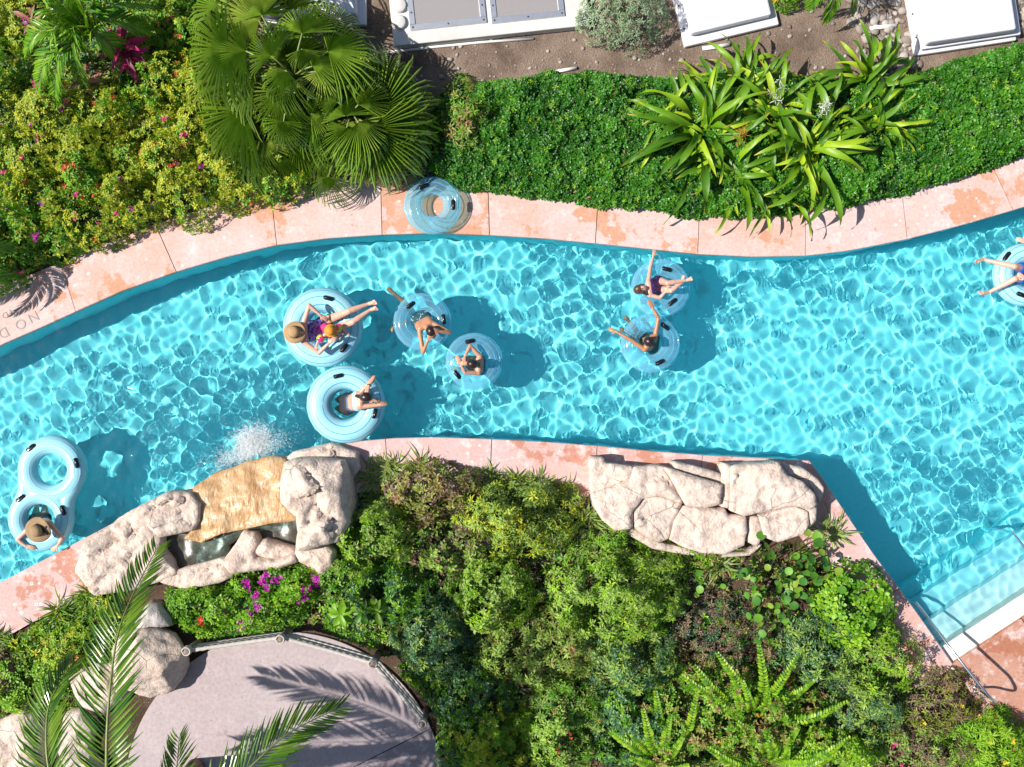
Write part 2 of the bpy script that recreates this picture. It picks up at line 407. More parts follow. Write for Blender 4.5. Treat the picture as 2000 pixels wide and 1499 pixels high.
# coping slabs, one object each
def slabs(root, inner, outer, joints, mat, z0=0.0, name='slab', stains=()):
    """joints: fractional positions along the paired polylines"""
    def at(t):
        i = min(int(t), len(inner) - 2); f = t - i
        return inner[i].lerp(inner[i+1], f), outer[i].lerp(outer[i+1], f)
    for si_, (j0, j1) in enumerate(zip(joints[:-1], joints[1:])):
        a0, b0 = at(j0); a1, b1 = at(j1); L = (a1 - a0).length; gp = .006 / max(L, .1) * (j1 - j0)
        n = max(2, int(L / .22)); top = []; z = z0 + random.uniform(-.002, .002)
        mb = MB(); V = []
        for k in range(n + 1):
            a, b = at(j0 + gp + (j1 - j0 - 2*gp) * k / n); e = (a - b).normalized(); a = a + e*.025
            for q, zz in ((a, z - .085), (a, z - .012), (a - e*.012, z), (b + e*.005, z), (b, z - .085)): V.append((q.x, q.y, zz))
        F = []
        for k in range(n):
            for r in range(4): F.append((5*k+r, 5*k+r+1, 5*k+5+r+1, 5*k+5+r))
            F.append((5*k+4, 5*k, 5*k+5, 5*k+9))
        F += [(0,1,2,3,4), tuple(5*n+r for r in (4,3,2,1,0))]
        o = mb.add(V, F).build(name, mat, root); bm = bmesh.new(); bm.from_mesh(o.data); bmesh.ops.recalc_face_normals(bm, faces=bm.faces); bm.to_mesh(o.data); bm.free()
        o['stain'] = float(stains[si_]) if si_ < len(stains) else random.uniform(-.05, .05)
def frac(line, xs):
    out = []
    for x in xs:
        for i in range(len(line) - 1):
            if line[i][0] <= x <= line[i+1][0]:
                out.append(i + (x - line[i][0]) / (line[i+1][0] - line[i][0])); break
    return out
cp = bpy.data.objects.new('pool_coping', None); COL.objects.link(cp); cp['kind'] = 'structure'
slabs(cp, ni, no, [0] + frac(NI, [-55, 147, 343, 540, 746, 956, 1163, 1363, 1573, 1772, 1978]) + [len(ni)-1], MAT['coping'], stains=[0, -.02, .03, .02, .0, .12, -.01, .05, -.04, -.05, .0, .04])
slabs(cp, si, so_, [0] + frac(SI, [-70, -40+20, 190, 420, 610, 753, 960, 1166, 1372]) + [len(si)-1], MAT['coping_s'])
slabs(cp, di, do, [0, 1.5, 2.6, 3.4, 4], MAT['coping_s'])
pd = bpy.data.objects.new('pool_deck', None); COL.objects.link(pd); pd['kind'] = 'structure'
for k in range(3):
    a = O_st + u_st*(.012 + 1.42*k); b = O_st + u_st*(1.42*(k+1)); pts_i = [a + v_st*.02, b + v_st*.02]; pts_o = [a - v_st*.92, b - v_st*.92]
    slabs(pd, pts_i, pts_o, [0, 1], MAT['deck']); slabs(pd, [p - v_st*.95 for p in pts_i], [p - v_st*.9 for p in pts_o], [0, 1], MAT['deck'])

# round patio in two slabs parted by a joint
pr = bpy.data.objects.new('patio', None); COL.objects.link(pr); pr['kind'] = 'structure'
pc = P(555, 1547); prr = 312 / S
j0, j1 = P(600, 1545), P(842, 1424); jd = (j1 - j0).normalized(); jn = Vector((-jd.y, jd.x, 0))
circ = [pc + Vector((cos(a), sin(a), 0)) * prr for a in np.linspace(0, 2*pi, 145)[:-1]]
def clip(poly, p0, n):
    out = []
    for a, b in zip(poly, poly[1:] + poly[:1]):
        da, db = (a - p0).dot(n), (b - p0).dot(n)
        if da >= 0: out.append(a)
        if da * db < 0: out.append(a.lerp(b, da / (da - db)))
    return out
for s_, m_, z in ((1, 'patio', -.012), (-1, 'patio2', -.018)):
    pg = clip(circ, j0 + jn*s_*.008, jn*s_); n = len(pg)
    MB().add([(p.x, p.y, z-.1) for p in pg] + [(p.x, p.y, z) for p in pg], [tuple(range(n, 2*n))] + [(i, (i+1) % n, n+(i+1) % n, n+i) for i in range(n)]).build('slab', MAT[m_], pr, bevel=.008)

# water sheet: a real rippled surface
def ripples(X, Y):
    rng = np.random.default_rng(11); Z = np.zeros_like(X)
    fx, fy = P(470, 880).x, P(470, 880).y
    D = np.hypot((X-fx)/2.6, (Y-fy)/1.3); near = np.exp(-D**2)
    for i in range(80):
        lam = math.exp(rng.uniform(math.log(.14), math.log(.55))); a = rng.uniform(0, 2*pi); k = 2*pi/lam
        amp = .00052 * (lam/.25)**1.45
        Z += amp * np.sin(k*(X*cos(a)+Y*sin(a)) + rng.uniform(0, 6.28))
    C = np.zeros_like(X)
    for i in range(30):
        lam = math.exp(rng.uniform(math.log(.16), math.log(.4))); a = rng.uniform(0, 2*pi); k = 2*pi/lam
        C += .0006 * (lam/.2)**1.3 * np.sin(k*(X*cos(a)+Y*sin(a)) + rng.uniform(0, 6.28))
    m = .92 + .2*np.sin(X*.9+1)*np.sin(Y*1.1+X*.5)
    # rings running out from the floating tubes
    for px, py, R in ((631,640,78),(676,790,77),(825,629,57),(926,706,56),(1290,563,58),(1270,671,58),(2001,537,62),(103,917,67),(81,1013,64)):
        c = P(px, py); d = np.hypot(X-c.x, Y-c.y) - R/S; th = np.arctan2(Y-c.y, X-c.x)
        Z = Z + .0022*np.sin(d*2*pi/.19 + .8*np.sin(3*th+px))*np.exp(-np.clip(d, 0, 9)/.22)*(d > -.1)*(.5+.5*np.sin(th*2+py))
    big = .5 + .5*np.sin(X*.55+Y*.8+2)*np.sin(X*.35-Y*.9)
    return Z*(m*(.78+.4*big)) + C*near*2.3
st = .0225
st = .021; gx = np.arange(-10.6, 10.6, st); gy = np.arange(-6.2, 4.2, st); X, Y = np.meshgrid(gx, gy)
ins = inside(POOL, X, Y); ok = ins.copy()
for sy_, sx_ in ((3,0),(-3,0),(0,3),(0,-3),(2,2),(-2,-2),(2,-2),(-2,2)): ok |= np.roll(np.roll(ins, sy_, 0), sx_, 1)
ok[:3] = ok[-3:] = False; ok[:, :3] = ok[:, -3:] = False
Z = ripples(X, Y) + WZ
qk = ok[:-1,:-1] & ok[:-1,1:] & ok[1:,1:] & ok[1:,:-1]
idx = np.arange(X.size).reshape(X.shape)
F = np.stack([idx[:-1,:-1], idx[:-1,1:], idx[1:,1:], idx[1:,:-1]], -1)[qk]
used = np.unique(F); rem = np.full(X.size, -1); rem[used] = np.arange(len(used))
me = mesh_np('water', np.stack([X.ravel(), Y.ravel(), Z.ravel()], 1)[used], rem[F]); me.shade_smooth()
wt = link('water', me, MAT['water'], kind='structure'); wt.cycles.is_caustics_caster = True

# engraved letters on the coping
def letters(items, size):
    for ch, px, py, ang in items:
        cu = bpy.data.curves.new('letter', 'FONT'); cu.body = ch; cu.size = size; cu.align_x = 'CENTER'; cu.align_y = 'CENTER'; cu.extrude = .0008; cu.offset = -.002
        o = bpy.data.objects.new('letter', cu); COL.objects.link(o); cu.materials.append(MAT['engrave'])
        q = P(px, py); o.location = (q.x, q.y, .0035); o.rotation_euler.z = radians(180 + ang); o.parent = cp
letters([('N',65,619,27),('O',40,633,27),('D',7,650,27)], .24)
letters([('N',53,597,25),('A',33,608,25),('I',21,609,25),('D',10,616,25)], .15)
letters([('N',1803,374,14),('O',1773,380,13),('D',1734,388,12),('I',1716,392,11),('V',1702,395,11),('I',1686,399,10),('N',1668,403,9),('G',1654,406,9)], .21)
# ------------------------------------------------------------------ rocks
def stone(name, poly, h, mat, root, z0=GZ, rnd=.07, tilt=(0, 0), sc=1.0, rough=.06, step=.045, zref=None, flare=.03, fn=None, edge=.6, cell=.55, grow=0.0):
    """one stone from its plan outline (photo px): domed, pitted top, rounded shoulders and sides down to z0"""
    zr = z0 + h*.8 if zref is None else zref
    pts = resample([P(x, y, zr) for x, y in poly], step, True); pl = [(p.x, p.y) for p in pts]
    if grow:
        ar = sum(a.x*b.y-b.x*a.y for a, b in zip(pts, pts[1:]+pts[:1])); sg0 = 1 if ar > 0 else -1; n0 = len(pts)
        pts = [p + sg0*grow*Vector(((pts[(i+1) % n0]-pts[i-1]).y, -(pts[(i+1) % n0]-pts[i-1]).x, 0)).normalized() for i, p in enumerate(pts)]; pl = [(p.x, p.y) for p in pts]
    xs = [p[0] for p in pl]; ys = [p[1] for p in pl]; cx, cy = sum(xs)/len(xs), sum(ys)/len(ys)
    gx_, gy_ = np.meshgrid(np.arange(min(xs), max(xs), step), np.arange(min(ys), max(ys), step))
    gx_ = gx_ + RNG.uniform(-.3, .3, gx_.shape)*step; gy_ = gy_ + RNG.uniform(-.3, .3, gx_.shape)*step
    ki = inside(pl, gx_, gy_) & (edge_dist(pl, gx_, gy_) > step*.5)
    co = [Vector(p) for p in pl] + [Vector((a, b)) for a, b in zip(gx_[ki], gy_[ki])]
    nb = len(pl)
    v2, e2, f2, *_ = geometry.delaunay_2d_cdt(co, [(i, (i+1) % nb) for i in range(nb)], [], 1, 1e-5)
    d = edge_dist(pl, [v.x for v in v2], [v.y for v in v2])
    V = []; seed = random.uniform(0, 50)
    for v, dd in zip(v2, d):
        if dd < 1e-4: dd = 0
        prof = edge + (1-edge)*(1 - math.exp(-dd/rnd))
        (q0, q1, *_), (c0_, *_) = noise.voronoi(Vector((v.x/cell+fbm(v.x, v.y, 2, 3, 2)*.25, v.y/cell+fbm(v.x, v.y, 6, 3, 2)*.25, seed)))
        hs_ = sin(c0_.x*71.3+c0_.y*37.7)*43.7; hx_, hy_ = (hs_ % 1)-.5, ((hs_*7.3) % 1)-.5
        fac_ = (hx_*(v.x/cell-c0_.x) + hy_*(v.y/cell-c0_.y))*rough*2.6 + ((hs_*3.1) % 1-.5)*rough*.8 - rough*.6*math.exp(-(q1-q0)/.04)
        n1 = fac_ + fbm(v.x, v.y, seed, 1.3, 3)*rough*1.2 + (abs(fbm(v.x, v.y, seed+9, 4.5, 5)) - .25)*min(rough, .055)*.9
        z = z0 + h*prof + (n1 + tilt[0]*(v.x-cx) + tilt[1]*(v.y-cy)) * min(1, .35 + dd/.15)
        if fn: z = fn(v.x, v.y, z, dd)
        V.append(Vector((v.x, v.y, z)))
    F = [tuple(f) for f in f2]
    # skirt
    ring = [i for i in range(len(V)) if d[i] < 1e-4]
    key = {}
    for i in ring: key[(round(V[i].x, 4), round(V[i].y, 4))] = i
    order = [key.get((round(p[0], 4), round(p[1], 4))) for p in pl]; order = [i for i in order if i is not None]
    base = len(V); c = Vector((cx, cy, 0)); m = len(order)
    for lev in (.5, 0):
        for i in order:
            p = V[i]; o_ = Vector((p.x-cx, p.y-cy, 0)); k = flare*(1-lev)
            q = fbm(p.x*2, p.y*2, seed+lev*3, 2, 3)*.03
            V.append(Vector((cx, cy, 0)) + o_*(1 + k + q/max(.2, o_.length)) + Vector((0, 0, z0 + (p.z-z0)*lev*.9)))
    for i in range(m):
        j = (i+1) % m
        F += [(order[i], base+i, base+j, order[j]), (base+i, base+m+i, base+m+j, base+j)]
    me = mesh_py(name, local(V, root) if root else V, F, True)
    bm = bmesh.new(); bm.from_mesh(me); bmesh.ops.recalc_face_normals(bm, faces=bm.faces); bm.to_mesh(me); bm.free()
    return link(name, me, mat, root)

zz = lambda pts, ox, oy, s: [(ox + x/s, oy + y/s) for x, y in pts]
# long outcrop on the south bank
oc = thing('rock_outcrop', 'long cracked pink limestone outcrop on the south bank beside the pool corner', 'rock', P(1380, 985, GZ))
for pg, h, m_ in (
 ([(160,128),(235,138),(245,168),(405,186),(388,252),(290,296),(160,334)], .52, 'rock'),
 ([(163,340),(292,302),(392,256),(412,190),(578,185),(606,232),(686,380),(690,394),(560,350),(460,368),(400,448),(400,540),(300,552),(225,490),(185,420)], .60, 'rock'),
 ([(586,190),(650,204),(780,246),(926,290),(912,400),(830,420),(720,410),(692,372),(622,242)], .62, 'rock'),
 ([(645,158),(760,180),(912,226),(926,282),(780,240),(650,198)], .50, 'rock2'),
 ([(932,168),(972,176),(966,424),(924,416),(918,360)], .56, 'rock'),
 ([(982,184),(1252,160),(1300,232),(1400,276),(1460,342),(1474,400),(1448,426),(1340,408),(1200,438),(1050,468),(974,438)], .66, 'rock'),
 ([(1260,160),(1400,196),(1482,258),(1520,310),(1500,390),(1474,336),(1404,268),(1306,228)], .46, 'rock2'),
 ([(406,448),(468,374),(560,356),(690,400),(640,500),(612,602),(560,622),(480,592),(408,532)], .54, 'rock'),
 ([(648,500),(702,418),(830,426),(940,432),(960,470),(1062,476),(1070,560),(1050,640),(940,690),(800,682),(700,650),(622,608)], .58, 'rock'),
 ([(1078,480),(1134,478),(1160,580),(1130,648),(1078,622)], .5, 'rock'),
 ([(1144,478),(1340,414),(1424,448),(1432,520),(1400,572),(1250,622),(1172,592)], .56, 'rock'),
 ([(1340,412),(1450,430),(1476,410),(1470,500),(1436,530),(1428,450)], .5, 'rock2'),
 ([(350,560),(420,552),(560,630),(700,664),(900,700),(1080,690),(1160,640),(1090,700),(900,712),(700,694),(520,660)], .3, 'rock2')):
    stone('stone', zz(pg, 1100, 850, 3.0), h, MAT[m_], oc, rnd=.010, edge=.955, rough=.055, flare=.0, grow=.010, cell=.75)

# waterfall rock
wf = thing('rock_waterfall', 'pink limestone waterfall with ochre spillway pouring into the river', 'waterfall', P(420, 1010, GZ))
W = lambda pts: zz(pts, 150, 870, 3.636)
stone('stone', W([(0,900),(60,700),(236,592),(360,662),(400,600),(496,562),(586,652),(586,740),(648,850),(690,912),(560,962),(400,1012),(130,1050)]), .46, MAT['rock'], wf, rnd=.06, rough=.11, edge=.8, grow=.04, cell=.42)
stone('stone', W([(246,584),(300,528),(480,428),(640,348),(790,358),(852,432),(850,540),(820,592),(700,618),(594,640),(504,556),(398,592),(360,654)]), .52, MAT['rock'], wf, rnd=.06, rough=.12, edge=.8, grow=.035, cell=.42)
stone('stone', W([(1484,130),(1560,108),(1700,106),(1876,124),(1900,200),(1932,400),(1920,560),(1850,680),(1740,698),(1640,738),(1564,738),(1582,600),(1572,500),(1462,400),(1452,280)]), .80, MAT['rock'], wf, rnd=.06, rough=.13, edge=.8, grow=.03, cell=.45)
stone('stone', W([(1500,92),(1540,58),(1680,30),(1800,2),(1980,60),(1992,160),(1934,262),(1902,132),(1700,100),(1560,102)]), .36, MAT['rock'], wf, rnd=.05, edge=.75, grow=.03, rough=.08)
stone('stone', W([(1564,744),(1640,744),(1742,704),(1822,760),(1812,850),(1742,914),(1650,852),(1564,806)]), .52, MAT['rock'], wf, rnd=.05, rough=.09, edge=.75, grow=.04)
stone('stone', W([(694,916),(850,872),(930,852),(1040,822),(1062,870),(1100,920),(1000,962),(880,984),(760,1004),(600,964)]), .42, MAT['rock'], wf, rnd=.05, edge=.75, grow=.05, rough=.09)
stone('stone', W([(1062,806),(1140,700),(1180,622),(1258,640),(1286,700),(1252,764),(1262,806),(1400,824),(1560,776),(1568,820),(1440,862),(1250,884),(1100,904),(1060,856)]), .48, MAT['rock'], wf, rnd=.05, edge=.75, grow=.03, rough=.09)
stone('stone', W([(1264,764),(1294,694),(1340,680),(1420,702),(1540,744),(1556,770),(1400,812)]), .40, MAT['rock'], wf, rnd=.05, edge=.75, grow=.03, rough=.08)
def film_mat():
    m, t, b = newmat('thin water film'); p = pos(t); t.nodes.remove(b)
    gl = N(t, 'BsdfPrincipled', Roughness=.15); gl.inputs[0].default_value = (.72, .70, .64, 1); tr = N(t, 'BsdfTransparent'); n = N(t, 'Bump', Strength=1.0, Distance=.05); t.links.new(noi(t, p, 26, 5, .6), n.inputs['Height']); t.links.new(n.outputs[0], gl.inputs['Normal'])
    f = ramp(t, noi(t, pos(t, (24, 5, 5)), 1.0, 5, .65), [(.45, (.02, .02, .02)), (.6, (.07, .07, .07)), (.74, (.36, .36, .36))]); ms = N(t, 'MixShader'); t.links.new(f, ms.inputs[0]); t.links.new(tr.outputs[0], ms.inputs[1]); t.links.new(gl.outputs[0], ms.inputs[2])
    t.links.new(ms.outputs[0], t.nodes['Material Output'].inputs[0]); return m
MAT['film'] = film_mat()
def ochre_mat():
    m, t, b = newmat('wet ochre stone'); p = pos(t)
    c = ramp(t, noi(t, p, 3.5, 7, .65), [(.3, (.38, .19, .07)), (.5, (.54, .32, .14)), (.68, (.60, .43, .26))])
    c = mix(t, .25, c, ramp(t, noi(t, p, 22, 4), [(.35, (.55, .5, .42)), (.6, (1, 1, 1))]), 'MULTIPLY')
    t.links.new(c, b.inputs[0]); b.inputs['Roughness'].default_value = .35; b.inputs['Specular IOR Level'].default_value = .5
    b.inputs['Coat Weight'].default_value = .7; b.inputs['Coat Roughness'].default_value = .08
    bump(t, b, noi(t, pos(t, (1.6, .7, 1)), 11, 4), .6, .05); return m
MAT['ochre'] = ochre_mat()
lip = P(500, 905); up_ = (P(530, 1010) - lip).normalized()
def och(x, y, z, d):
    s = (Vector((x, y, 0)) - Vector((lip.x, lip.y, 0))).dot(up_)
    return -.05 + .34*min(1, max(0, (s+.25)/.95))**.6 + fbm(x, y, 3, 2.5, 4)*.07
stone('spillway', W([(828,300),(950,214),(1200,122),(1380,84),(1476,96),(1500,150),(1456,300),(1466,400),(1572,500),(1562,530),(1400,545),(1200,590),(1040,622),(900,684),(780,652),(850,580),(870,430),(818,400)]), .3, MAT['ochre'], wf, fn=och, zref=.15)
MAT['basin'] = simple('wet dark basin stone', (.055, .05, .035), .35, .5, 5, bmp=.4, bsc=14)
stone('basin', W([(560,652),(700,622),(780,640),(900,676),(1060,605),(1250,550),(1560,520),(1590,570),(1570,760),(1400,800),(1260,780),(1180,640),(1066,720),(1080,820),(930,870),(700,910),(630,842),(560,742)]), .3, MAT['basin'], wf, fn=lambda x, y, z, d: .08 + fbm(x, y, 5, 3, 3)*.04, zref=.2)
def stream_mat():
    m, t, b = newmat('running water film'); p = pos(t)
    b.inputs[0].default_value = (.50, .56, .54, 1); b.inputs['Roughness'].default_value = .05; b.inputs['IOR'].default_value = 1.33
    tr = N(t, 'BsdfTransparent'); tr.inputs[0].default_value = (.8, .92, .9, 1)
    f = ramp(t, noi(t, p, 14, 5, .6), [(.48, (.02, .02, .02)), (.62, (.14, .14, .14)), (.72, (.55, .55, .55))])
    ms = N(t, 'MixShader'); t.links.new(f, ms.inputs[0]); t.links.new(tr.outputs[0], ms.inputs[1]); t.links.new(b.outputs[0], ms.inputs[2])
    t.links.new(ms.outputs[0], t.nodes['Material Output'].inputs[0]); bump(t, b, noi(t, p, 34, 4), 1.0, .04); return m
MAT['stream'] = stream_mat()
stone('stream', W([(800,720),(860,690),(1050,606),(1250,552),(1562,520),(1570,560),(1400,606),(1180,626),(1066,700),(1060,800),(930,846),(850,858),(830,800)]), .3, MAT['stream'], wf, fn=lambda x, y, z, d: .22 + fbm(x, y, 8, 6, 4)*.03 - max(0, .06-d)*1.2, zref=.22)
stone('water_film', W([(850,310),(950,226),(1200,132),(1380,92),(1470,104),(1440,300),(1450,400),(1550,505),(1400,530),(1200,580),(1040,610),(980,500),(880,400)]), .3, MAT['film'], wf, fn=lambda x, y, z, d: och(x, y, z, d) + .02 + fbm(x, y, 20, 7, 3)*.012, zref=.15)

# boulder beside the rope fence and loose rocks
b1 = thing('boulder', 'rounded cream boulder standing at the edge of the round patio', 'boulder', P(303, 1283, GZ))
bm = bmesh.new(); bmesh.ops.create_icosphere(bm, subdivisions=5, radius=1)
for v in bm.verts:
    d = v.co.normalized(); k = 1.0
    for n_, c_ in ((Vector((.5,.6,.62)), .80), (Vector((-.6,.4,.7)), .84), (Vector((.2,-.7,.68)), .80), (Vector((-.3,-.85,.4)), .86), (Vector((.9,-.2,.4)), .86), (Vector((.1,.1,1)), .84), (Vector((-.95,-.1,.3)), .86)):
        q = d.dot(n_.normalized())
        if q > .25: k = min(k, c_/q)
    k += fbm(d.x, d.y, d.z, 2.2, 4)*.05 - abs(fbm(d.x, d.y, d.z+7, 1.6, 2))*.06
    v.co = Vector((d.x*.64, d.y*.56, d.z*.52 + .26))*1 + Vector((0, 0, 0)); v.co = Vector((d.x*.66*k, d.y*.60*k, .28 + d.z*.48*k))
me = bpy.data.meshes.new('stone'); bm.to_mesh(me); bm.free(); me.shade_smooth(); link('stone', me, MAT['rock'], b1)
def rock(label, poly, h, m_='rock', rough=.07):
    cx = sum(p[0] for p in poly)/len(poly); cy = sum(p[1] for p in poly)/len(poly)
    r = thing('rock', label, 'rock', P(cx, cy, GZ)); stone('stone', poly, h, MAT[m_], r, rnd=.06, rough=rough)
rock('pale grey rock slab between the waterfall and the round boulder', [(262,1215),(285,1180),(305,1182),(330,1210),(332,1225),(300,1232),(270,1262),(250,1245)], .34, 'rock_grey')
rock('pink rock half hidden below the round boulder', [(225,1305),(250,1298),(256,1330),(246,1352),(232,1370),(215,1340)], .34, 'rock2')
rock('pink rock under the palm fronds at the lower left', [(130,1325),(170,1300),(222,1300),(232,1370),(200,1400),(150,1380)], .3, 'rock')
rock('low pink rock at the left edge under the palm fronds', [(-40,1430),(8,1405),(40,1388),(75,1395),(85,1440),(70,1530),(-40,1560)], .3, 'rock')
rock('rusty pink rock below the tall frond at the bottom edge', [(122,1400),(160,1388),(182,1420),(170,1470),(200,1510),(140,1540),(105,1460)], .28, 'rock2')

# ------------------------------------------------------------------ utility covers and pipes on the north bank
def frame_at(a, b):
    p, q = P(*a), P(*b); ang = atan2(q.y-p.y, q.x-p.x); return p, (q-p).length, ang
p0, L0, an = frame_at((771, 95), (1151, 54))
hs = thing('access_hatch', 'concrete plinth with two framed perforated metal hatch panels', 'hatch', (p0.x, p0.y, GZ)); hs.rotation_euler.z = an
MB().box((L0/2, .78, .09), (L0, 1.56, .18)).build('plinth', MAT['concrete'], hs, bevel=.015)
for x0, x1 in ((.30, 1.60), (1.68, 2.92)):
    y0, y1 = .13 + (0.09 if x0 < 1 else 0.06), 1.4
    MB().box(((x0+x1)/2, (y0+y1)/2, .187), (x1-x0-.16, y1-y0-.16, .012)).build('panel', MAT['grate'], hs)
    for c, d in (((x0+x1)/2, y0+.05), (x1-x0, .1)), (((x0+x1)/2, y1-.05), (x1-x0, .1)), ((x0+.05, (y0+y1)/2), (.1, y1-y0-.204)), ((x1-.05, (y0+y1)/2), (.1, y1-y0-.204)):
        MB().box((c[0], c[1], .195), (d[0], d[1], .026)).build('panel_frame', MAT['alu'], hs, bevel=.004)
    for bx, by in ((x0+.05, y0+.05), (x1-.05, y0+.05), ((x0+x1)/2, y0+.05), (x1-.05, y0+.3), (x0+.05, y0+.3)):
        MB().lathe([(0.0001, .222), (.014, .220), (.016, .205)], (bx, by, 0), 10).build('bolt', MAT['bolt'], hs)
for bx, by in ((.13, .38), (.17, .66)):
    MB().lathe([(.0001, .25), (.10, .245), (.12, .23), (.125, .17)], (bx, by, 0), 20).build('cap', MAT['concrete'], hs, True)
def cover(label, a, b, depth, lid, hgt, double=False):
    p, L, ang = frame_at(a, b); r = thing('equipment_cover', label, 'cover', (p.x, p.y, GZ)); r.rotation_euler.z = ang
    MB().box((L/2, depth/2, .05), (L, depth, .10)).build('base_flange', MAT['white_plastic'], r, bevel=.02)
    if double: MB().box((L/2+.06, depth/2+.06, .16), (L-.04, depth, .05)).build('tray', MAT['white_plastic'], r, bevel=.02)
    z0 = .19 if double else .10
    MB().box((L/2-.01, depth/2+lid, z0+hgt/2), (L-.26, depth, hgt)).build('lid', MAT['white_plastic'], r, bevel=.035)
    for q in range(3): MB().lathe([(.0001, .012), (.016, .008), (.018, 0)], (.06, .3+.4*q, .10), 8).build('bolt', MAT['bolt'], r)
cover('white equipment cover on the soil behind the pale grey bush', (1337, 93), (1521, 49), 1.4, .14, .16)
cover('white equipment cover at the right end of the hedge with a tray lip', (1786, 110), (1984, 80), 1.4, .10, .2, True)
cover('white equipment cover half hidden behind the fan palms', (516, 52), (716, 50), 1.2, .12, .16)
def pipe(label, pts, r):
    o = MB().tube([P(x, y, GZ+r*.8) for x, y in pts], r, 10).build('white_pipe', MAT['pvc'], None, True); tag(o, label, 'pipe')
pipe('long thin white pipe on soil in front of the hatch plinth', [(742,104),(840,93),(940,83),(1042,76)], .022)
pipe('short white pipe piece on soil at the hedge edge', [(1084,141),(1126,133)], .03)
pipe('flat white pipe scrap lying below the middle equipment cover', [(1372,95),(1400,92),(1424,87)], .035)
pipe('white pipe stub among pebbles left of the right equipment cover', [(1700,56),(1750,50)], .035)
# pebbles
def pebbles(n, region, rmin, rmax, seed):
    rr = np.random.default_rng(seed); bm = bmesh.new(); bmesh.ops.create_icosphere(bm, subdivisions=2, radius=1)
    T = np.array([v.co for v in bm.verts]); TF = np.array([[v.index for v in f.verts] for f in bm.faces]); bm.free()
    V = []; F = []; A = []; poly = [(P(*p).x, P(*p).y) for p in region]; xs, ys = zip(*poly); k = 0
    while k < n:
        x, y = rr.uniform(min(xs), max(xs)), rr.uniform(min(ys), max(ys))
        if not inside(poly, np.array([x]), np.array([y]))[0]: continue
        r = rmin + (rmax-rmin)*rr.random()**3; s = np.array([r*rr.uniform(.8, 1.4), r, r*rr.uniform(.5, .8)]); a = rr.uniform(0, 6.28)
        q = T*s*(1+.12*np.sin(T[:, [1, 2, 0]]*3+k)); q = np.stack([q[:,0]*cos(a)-q[:,1]*sin(a), q[:,0]*sin(a)+q[:,1]*cos(a), q[:,2]], 1) + [x, y, GZ+r*.2]
        V.append(q); F.append(TF+len(T)*k); A.append(np.full(len(T), rr.random())); k += 1
    me = mesh_np('pebbles', np.concatenate(V), np.concatenate(F)); attr(me, 'v', np.concatenate(A)); me.shade_smooth(); return me
m, t, b = newmat('pebble stone'); a_ = N(t, 'Attribute', attribute_name='v'); t.links.new(ramp(t, a_.outputs['Fac'], G((.14,.11,.09),(.28,.235,.2),(.40,.36,.33),(.22,.18,.14))), b.inputs[0]); b.inputs['Roughness'].default_value = .8; MAT['pebble'] = m
tag(link('pebbles', pebbles(230, [(740,60),(1160,40),(1330,60),(1560,20),(1800,0),(1800,150),(1560,170),(1250,160),(900,170),(800,160)], .012, .045, 1), MAT['pebble'], kind='stuff'), 'small pale pebbles scattered over the bare soil', 'pebbles')
tag(link('pebbles', pebbles(260, [(1640,-40),(1790,-40),(1800,150),(1700,150),(1660,60)], .03, .085, 2), MAT['pebble'], kind='stuff'), 'larger rounded pebbles beside the right equipment cover', 'pebbles')
tag(link('pebbles', pebbles(120, [(1975,-40),(2040,-40),(2040,80),(1990,80)], .03, .08, 3), MAT['pebble'], kind='stuff'), 'grey pebbles in the top right corner', 'pebbles')

# ------------------------------------------------------------------ steel handrails
hr = thing('handrail', 'curved polished steel handrail rising from the pool steps to the deck', 'handrail', P(1908, 1347))
a_, b_ = P(1786, 1177), P(1906, 1344)
path = spline([(a_.x, a_.y, -.75), (a_.x, a_.y, -.1), (a_.x+.04, a_.y-.05, .12), P(1850, 1258, .55), P(1915, 1340, .84), P(1936, 1364, .86), (b_.x+.06, b_.y-.07, .66), (b_.x, b_.y, .35), (b_.x, b_.y, 0)], 8)
o = MB().tube(path, .022, 14).build('rail', MAT['steel'], hr, True, rel=True); receiver(o)
MB().lathe([(.05, .0), (.05, .012), (.03, .018), (.022, .02)], (b_.x, b_.y, 0), 18).build('floor_flange', MAT['steel'], hr, True, rel=True)
c_ = P(1972, 1040)
hr2 = thing('handrail', 'end of a second steel handrail entering the steps at the right edge', 'handrail', P(2090, 1200))
d_ = P(2095, 1215)
o = MB().tube(spline([(c_.x, c_.y, -.75), (c_.x, c_.y, -.1), (c_.x+.04, c_.y-.05, .12), P(2040, 1122, .55), P(2110, 1210, .86), (d_.x, d_.y, .5), (d_.x, d_.y, 0)], 8), .022, 14).build('rail', MAT['steel'], hr2, True, rel=True); receiver(o)
MB().lathe([(.05, .0), (.05, .012), (.03, .018), (.022, .02)], (d_.x, d_.y, 0), 18).build('floor_flange', MAT['steel'], hr2, True, rel=True)

